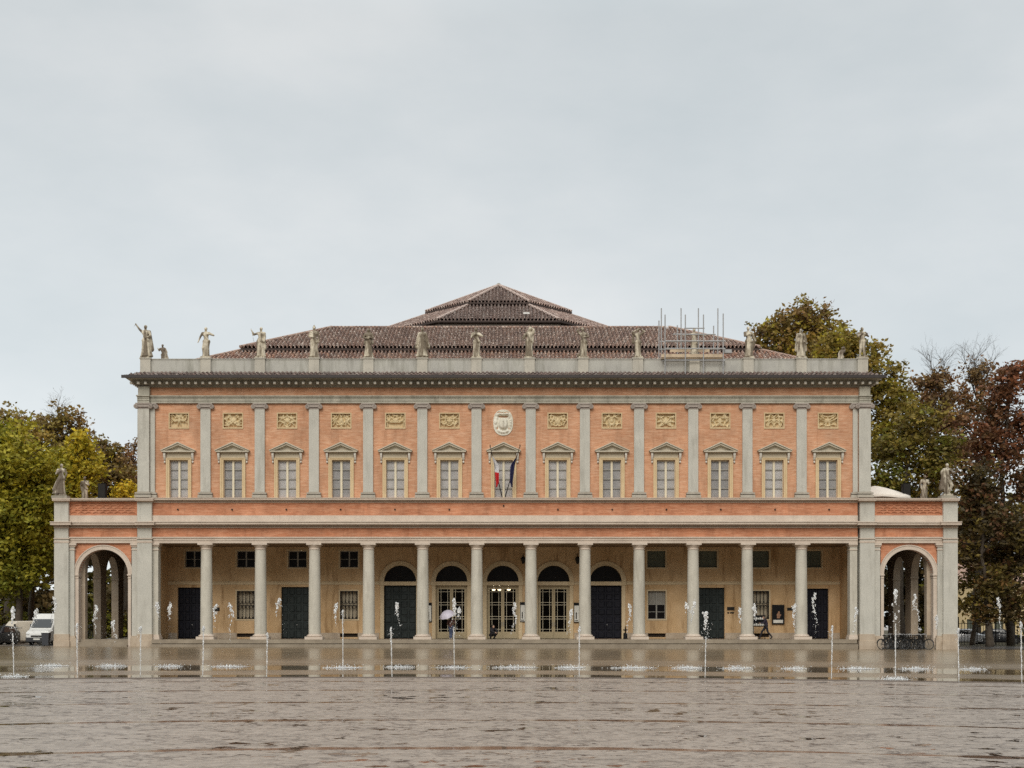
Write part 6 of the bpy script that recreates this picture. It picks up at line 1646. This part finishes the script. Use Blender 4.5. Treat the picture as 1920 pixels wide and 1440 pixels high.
# right background: railings, parked cars, a yellow house
def railings():
    Y = 121.0; x0, x1 = X(1797, Y), X(1990, Y); o = thing('railing', 'dark iron park railing under the trees on the right', 'railing', (x0, Y, gz(x0)))
    g = MB(); n = 34
    for k in range(n):
        x = (x1 - x0) * k / (n - 1); big = k % 6 == 0; g.tube([(x, 0, 0), (x, 0, 2.5 if big else 2.1)], .05 if big else .022, 6)
    for z in (.25, 1.9): g.box(0, x1 - x0, -.02, .02, z, z + .05)
    link('railing_panel', g.mesh('railing_panel'), M['iron'], o)
railings()
car('car', 'silver car parked behind the railing right of the right pavilion', (X(1818, 128), 128, gz(40)), R(70), 'silver')
car('car', 'dark car parked behind the railing further right under the trees', (X(1880, 129), 129.5, gz(40)), R(75), 'darkcar')
def house():
    Y = 152.0; x0 = X(1796, Y); o = thing('house', 'pale yellow house with a tiled roof seen under the trees on the right', 'house', (x0, Y, 0))
    g = MB(); W, H, D = 16.0, 6.2, 9.0; wall_openings(g, 0, W, -.2, H, 0, .3, [(1 + 3 * k, 2 + 3 * k, z, z + 1.4) for k in range(5) for z in (.9, 3.8)]); g.box(0, .3, .31, D, -.2, H); g.box(W - .3, W, .31, D, -.2, H); g.box(0, W, D, D + .2, -.2, H)
    link('wall', g.mesh('wall'), M['yellow_wall'], o)
    for k in range(5):
        for z in (.9, 3.8):
            g = MB(); g.box(1 + 3 * k, 2 + 3 * k, .2, .22, z, z + 1.4); link('window', g.mesh('window'), M['shutter'], o)
    g = MB(); g.prism_x([(-.5, H), (D / 2, H + 2.4), (D + .5, H)], -.4, W + .4, TC[0]); link('roof', g.mesh('roof'), M['tile'], o)
house()

# ================================================================== trees
def np_mesh(name, verts, cols):
    """verts (n,4,3) quads"""
    n = len(verts); me = bpy.data.meshes.new(name)
    me.vertices.add(n * 4); me.vertices.foreach_set('co', verts.reshape(-1).astype(np.float32))
    me.loops.add(n * 4); me.loops.foreach_set('vertex_index', np.arange(n * 4, dtype=np.int32))
    me.polygons.add(n); me.polygons.foreach_set('loop_start', np.arange(0, n * 4, 4, dtype=np.int32))
    me.update(calc_edges=True)
    at = me.attributes.new('col', 'FLOAT_COLOR', 'FACE'); c4 = np.ones((n, 4), np.float32); c4[:, :3] = cols; at.data.foreach_set('color', c4.ravel())
    return me
def leaf_quads(blobs, per, size, pal, rng, fill=.5):
    """blobs: (c(3), r(3)); clusters of leaves spread through uneven ellipsoids"""
    V, Cc = [], []
    pal = np.array(pal)
    for c, r in blobs:
        nc = max(4, int(per * (r[0] * r[2]) / 5.0)); d = rng.normal(size=(nc, 3)); d /= np.linalg.norm(d, axis=1)[:, None]
        ph = rng.uniform(0, 6.28, 6); lump = 1 + .22 * np.sin(3 * d[:, 0] * 2 + ph[0]) * np.sin(3 * d[:, 2] * 2 + ph[1]) + .2 * np.sin(7 * d[:, 1] + ph[2]) * np.sin(6 * d[:, 2] + ph[3]) + .14 * np.sin(11 * d[:, 0] + ph[4])
        rad = rng.uniform(0, 1, nc) ** fill * lump
        cen = np.array(c) + d * rad[:, None] * np.array(r)
        k = 13
        tone = pal[rng.integers(0, len(pal), nc)] * rng.uniform(.7, 1.35, (nc, 1))
        # neighbouring clusters share a tone
        blobtone = pal[rng.integers(0, len(pal))]; tone = tone * .65 + blobtone * .35
        p = np.repeat(cen, k, 0) + rng.normal(size=(nc * k, 3)) * np.array([.34, .34, .22]); col = np.repeat(tone, k, 0) * rng.uniform(.75, 1.3, (nc * k, 1))
        n = len(p); t = rng.normal(size=(n, 3)); t[:, 2] *= .6; t /= np.linalg.norm(t, axis=1)[:, None]
        b = rng.normal(size=(n, 3)); b -= t * (b * t).sum(1)[:, None]; b /= np.linalg.norm(b, axis=1)[:, None]
        s = size * rng.uniform(.6, 1.35, (n, 1))
        q = np.stack([p - t * s, p - b * s * .55 - t * s * .1, p + t * s, p + b * s * .55 - t * s * .1], 1)
        V.append(q); Cc.append(col)
    return np.concatenate(V), np.clip(np.concatenate(Cc), 0, 1)
def limb(g, a, b, r0, r1, rg, bend=.12, n=6, sides=7):
    a, b = Vector(a), Vector(b); L = (b - a).length; off = Vector((rg.uniform(-1, 1), rg.uniform(-1, 1), rg.uniform(-.2, .6))) * L * bend; pts = []
    for k in range(n + 1):
        t = k / n; pts.append(a + (b - a) * t + off * math.sin(PI * t) + Vector((rg.uniform(-1, 1), rg.uniform(-1, 1), 0)) * L * .015)
    g.tube(pts, [r0 + (r1 - r0) * (k / n) for k in range(n + 1)], sides); return pts
def twigs(g, p, d, L, r, depth, rg):
    d = Vector(d).normalized(); e = Vector(p) + d * L; mid = Vector(p) + d * L * .5 + Vector((rg.gauss(0, .06), rg.gauss(0, .06), rg.gauss(0, .04))) * L
    g.tube([p, mid, e], [r, r * .8, r * .55], 5 if depth > 1 else 4)
    if depth == 0: return
    for k in range(rg.choice((2, 3, 3))):
        nd = d + Vector((rg.gauss(0, .5), rg.gauss(0, .5), rg.gauss(.12, .3))); s = mid if k == 0 else e; twigs(g, s, nd, L * rg.uniform(.58, .82), r * .55, depth - 1, rg)
def tree(name, label, px, Y, blobs, pal, seed, per=70, size=.2, trunk=.32, fill=.5, bare=None, group='trees around the theatre', twd=2):
    """blobs: (photo x, photo y, radius px) turned once into real positions around the trunk"""
    rng = np.random.default_rng(seed); rg = random.Random(seed); xb = X(px, Y); o = thing(name, label, 'tree', (xb, Y, gz(xb)), 0, group)
    s = Y / F; loc = []
    for (bx_, by_, br) in blobs:
        r = br * s; loc.append(((X(bx_, Y) - xb, rg.uniform(-.5, .5) * r * 1.2, Z(by_, Y)), (r, r * rg.uniform(.9, 1.2), r * rg.uniform(.8, .95))))
    zmax = max(c[2] for c, r in loc); zmin = min(c[2] for c, r in loc)
    g = MB(); fork = max(2.2, zmin * .7); mid = limb(g, (0, 0, -.1), (rg.uniform(-.5, .5), 0, fork), trunk * 1.25, trunk * .8, rg, .03, 6, 10)[-1]
    topc = max(loc, key=lambda b: b[0][2])[0]; spine = limb(g, mid, (topc[0] * .7, topc[1], topc[2]), trunk * .8, trunk * .14, rg, .05, 9, 9)
    for c, r in loc:
        js = [q for q in spine if q.z < c[2] - .1 * r[0]] or [spine[0]]; st = min(js, key=lambda q: abs((c[2] - q.z) - 1.1 * math.hypot(c[0] - q.x, c[1] - q.y)))
        lp = limb(g, st, c, trunk * .32, trunk * .1, rg, .1, 5, 6)
        for k in range(7):
            d = Vector((rg.gauss(0, 1), rg.gauss(0, 1), rg.gauss(.35, .7))).normalized(); twigs(g, lp[rg.randint(3, 5)], d, r[0] * rg.uniform(.45, .6), trunk * .09, twd, rg)
    if bare:
        for (bx_, by_, L) in bare:
            e = Vector((X(bx_, Y) - xb, rg.uniform(-1, 1), Z(by_, Y))); lp = limb(g, spine[-3], e, trunk * .3, trunk * .1, rg, .06, 6, 6)
            for q in lp[2:]:
                for k in range(3): twigs(g, q, (rg.gauss(0, .6), rg.gauss(0, .6), rg.uniform(.5, 1.2)), L * rg.uniform(.3, .55), trunk * .075, 3, rg)
    t = link('trunk', g.mesh('trunk', True, fix=False), M['bark'], o)
    v, c = leaf_quads([(c_, tuple(q * 1.16 for q in r_)) for c_, r_ in loc], per * 2.4, size, pal, rng, fill); me = np_mesh('crown', v, c); link('crown', me, M['leaf'], o)
    return o
GREEN = [(0.207, 0.207, 0.021), (0.287, 0.259, 0.025), (0.144, 0.161, 0.017), (0.391, 0.322, 0.029)]
YEL = [(0.576, 0.42, 0.03), (0.432, 0.348, 0.03), (0.672, 0.468, 0.036), (0.312, 0.282, 0.03)]
OLIVE = [(.20, .15, .03), (.26, .19, .035), (.155, .13, .028), (.30, .195, .035)]
BROWN = [(.22, .135, .055), (.27, .16, .06), (.16, .105, .045), (.31, .19, .055)]
RED = [(.19, .085, .04), (.14, .065, .033), (.25, .11, .045), (.12, .065, .035)]
DARK = [(.06, .044, .015), (.085, .06, .02), (.05, .038, .014), (.11, .07, .022)]
YGREEN = [(0.336, 0.288, 0.024), (0.432, 0.354, 0.03), (0.252, 0.24, 0.024), (0.504, 0.372, 0.034)]
tree('broadleaf_tree', 'large green tree behind the vans at the left edge', 38, 113, [(25, 870, 62), (-25, 930, 75), (62, 935, 48), (18, 985, 62), (78, 1035, 34), (-15, 1070, 60), (60, 890, 42), (82, 975, 28), (35, 1080, 45), (-20, 1010, 60), (5, 830, 36)], GREEN + YGREEN[:1], 1, 80, .2, .30)
tree('broadleaf_tree', 'yellow green tree with low boughs between the vans and the left pavilion', 62, 119, [(60, 1010, 42), (85, 1060, 36), (40, 1050, 36), (95, 1000, 30), (65, 960, 36), (90, 940, 30)], YGREEN + YEL[:1], 2, 85, .2, .24)
tree('broadleaf_tree', 'brown topped tree rising at the far left edge', 15, 126, [(22, 815, 42), (-15, 805, 45), (50, 835, 38), (-5, 850, 45), (70, 860, 40)], OLIVE + BROWN[:1], 3, 62, .2, .30)
tree('broadleaf_tree', 'open brown leaved tree above the left pavilion statue', 118, 131, [(118, 790, 30), (92, 815, 28), (142, 815, 24), (112, 835, 34), (150, 795, 16), (80, 790, 14), (130, 850, 36), (165, 840, 26)], BROWN + OLIVE[:2], 4, 36, .21, .30, fill=.7, bare=[(110, 768, 1.6)])
tree('broadleaf_tree', 'bright yellow autumn tree behind the left pavilion statue', 125, 121, [(122, 875, 38), (152, 858, 30), (92, 895, 36), (138, 915, 36), (168, 885, 26), (150, 828, 20), (105, 930, 34)], YEL[:2] + YGREEN, 5, 62, .2, .26)
tree('broadleaf_tree', 'thin brown tree behind the left loudspeaker', 190, 129, [(188, 862, 26), (203, 900, 34), (176, 905, 28), (215, 872, 24), (198, 940, 30), (222, 920, 28), (190, 838, 18), (212, 850, 18), (230, 895, 22)], BROWN + OLIVE, 6, 46, .2, .26, fill=.7)
tree('broadleaf_tree', 'reddish brown tree against the left side of the theatre', 240, 136, [(243, 855, 20), (250, 890, 24), (236, 905, 20), (256, 835, 16), (230, 870, 16), (252, 925, 22), (240, 880, 22), (228, 930, 20)], RED + BROWN, 7, 36, .17, .22, fill=.85)
tree('broadleaf_tree', 'small yellow tree low against the left side of the theatre', 238, 123, [(240, 922, 18), (224, 934, 15), (252, 938, 16)], YEL, 8, 70, .18, .2)
tree('broadleaf_tree', 'tallest olive brown tree rising above the right end of the roof', 1500, 131, [(1505, 598, 34), (1452, 622, 34), (1536, 612, 32), (1478, 655, 46), (1436, 650, 22), (1530, 665, 42), (1500, 705, 50), (1470, 600, 22), (1425, 622, 16), (1545, 585, 18), (1568, 630, 28), (1515, 575, 16)], OLIVE + YGREEN[:1] + BROWN[:2], 9, 36, .22, .45, fill=.65)
tree('broadleaf_tree', 'yellow olive tree behind the right roof corner', 1610, 124, [(1580, 655, 42), (1622, 685, 38), (1550, 680, 38), (1642, 735, 42), (1605, 640, 24), (1664, 785, 42), (1600, 720, 46), (1566, 640, 26), (1690, 725, 24), (1676, 690, 18), (1700, 760, 28), (1640, 655, 18), (1655, 830, 40)], YGREEN[:1] + OLIVE + OLIVE[:2] + YGREEN[2:3], 10, 46, .2, .38)
tree('broadleaf_tree', 'dense green brown tree directly right of the upper storey', 1690, 118, [(1662, 850, 44), (1702, 825, 42), (1742, 870, 44), (1682, 925, 40), (1722, 785, 36), (1660, 905, 34), (1730, 925, 38), (1760, 835, 30)], OLIVE[:3] + DARK[:1] + GREEN[2:3], 11, 48, .2, .36)
tree('broadleaf_tree', 'thin russet tree with bare tips right of the yellow olive tree', 1755, 127, [(1735, 745, 36), (1770, 800, 42), (1748, 712, 22), (1790, 850, 40), (1718, 790, 28), (1780, 745, 26), (1760, 900, 42), (1725, 715, 20), (1765, 705, 20)], BROWN + RED[:2], 12, 40, .19, .30, fill=.75, bare=[(1745, 676, 2.2), (1768, 682, 2.2)])
tree('broadleaf_tree', 'tall brown tree with a few bare tips near the right edge', 1832, 129, [(1828, 765, 34), (1818, 835, 44), (1846, 725, 22), (1800, 790, 30), (1826, 705, 24), (1850, 800, 40), (1805, 740, 24), (1780, 770, 26), (1840, 690, 22)], BROWN + RED[:2], 13, 34, .18, .30, fill=.8, bare=[(1832, 672, 2.4), (1810, 680, 2.2), (1856, 684, 2.0)])
tree('broadleaf_tree', 'dark red leaved tree at the right edge of the photo', 1892, 116, [(1893, 715, 40), (1932, 790, 56), (1880, 845, 50), (1862, 770, 32), (1922, 900, 52), (1870, 735, 24), (1905, 690, 18), (1850, 810, 26)], RED + [(.24, .09, .04)] + DARK[:1], 14, 44, .2, .28, fill=.6)
tree('broadleaf_tree', 'dark brown tree with a thick trunk right of the right pavilion', 1856, 113, [(1838, 945, 44), (1880, 985, 48), (1828, 1030, 34), (1902, 1065, 48), (1842, 890, 36), (1860, 1090, 34), (1925, 1010, 50), (1848, 1140, 26), (1900, 1135, 34)], DARK + RED[:1] + OLIVE[:1], 15, 66, .2, .30)
tree('broadleaf_tree', 'olive tree pressed close to the right pavilion wall', 1822, 119, [(1816, 1085, 22), (1812, 1025, 24), (1820, 970, 24), (1830, 1125, 16), (1808, 1130, 14), (1822, 920, 22)], OLIVE + DARK[:1], 16, 66, .18, .2)
# far-off wood closing the view under the crowns
def far_wood():
    rng = np.random.default_rng(5); bl = []
    for sg in (-1, 1):
        for k in range(46):
            x = sg * (38 + 75 * rng.random()); y = 160 + 22 * rng.random(); bl.append(((x, y, 1.0 + 15 * rng.random()), (4.8, 3.5, 4.2)))
    v, c = leaf_quads(bl, 46, .46, DARK + DARK + GREEN[:1], rng, .5); o = link('distant_wood', np_mesh('distant_wood', v, c), M['leaf'], None)
    o['kind'] = 'stuff'; o['label'] = 'far dark wood closing the view under the trees'
far_wood()
def hedge(label, x0, x1, y, h, seed):
    rng = np.random.default_rng(seed); bl = []; n = max(3, int(abs(x1 - x0) / 1.1))
    for k in range(n):
        for z in (.55, 1.3, h - .6): bl.append(((x0 + (x1 - x0) * (k + rng.random() * .6) / n, y + rng.normal() * .3, z), (.95, .8, .75)))
    v, c = leaf_quads(bl, 260, .13, GREEN[:3] + DARK, rng, .6); o = link('hedge', np_mesh('hedge', v, c), M['leaf'], None); tag(o, label, 'hedge', 'hedges under the trees')
hedge('dark clipped hedge behind the parked vans at the left', -66, -31.5, 119.5, 2.6, 3)
hedge('dark hedge along the iron railing on the right', 46.2, 70, 122.5, 2.4, 4)
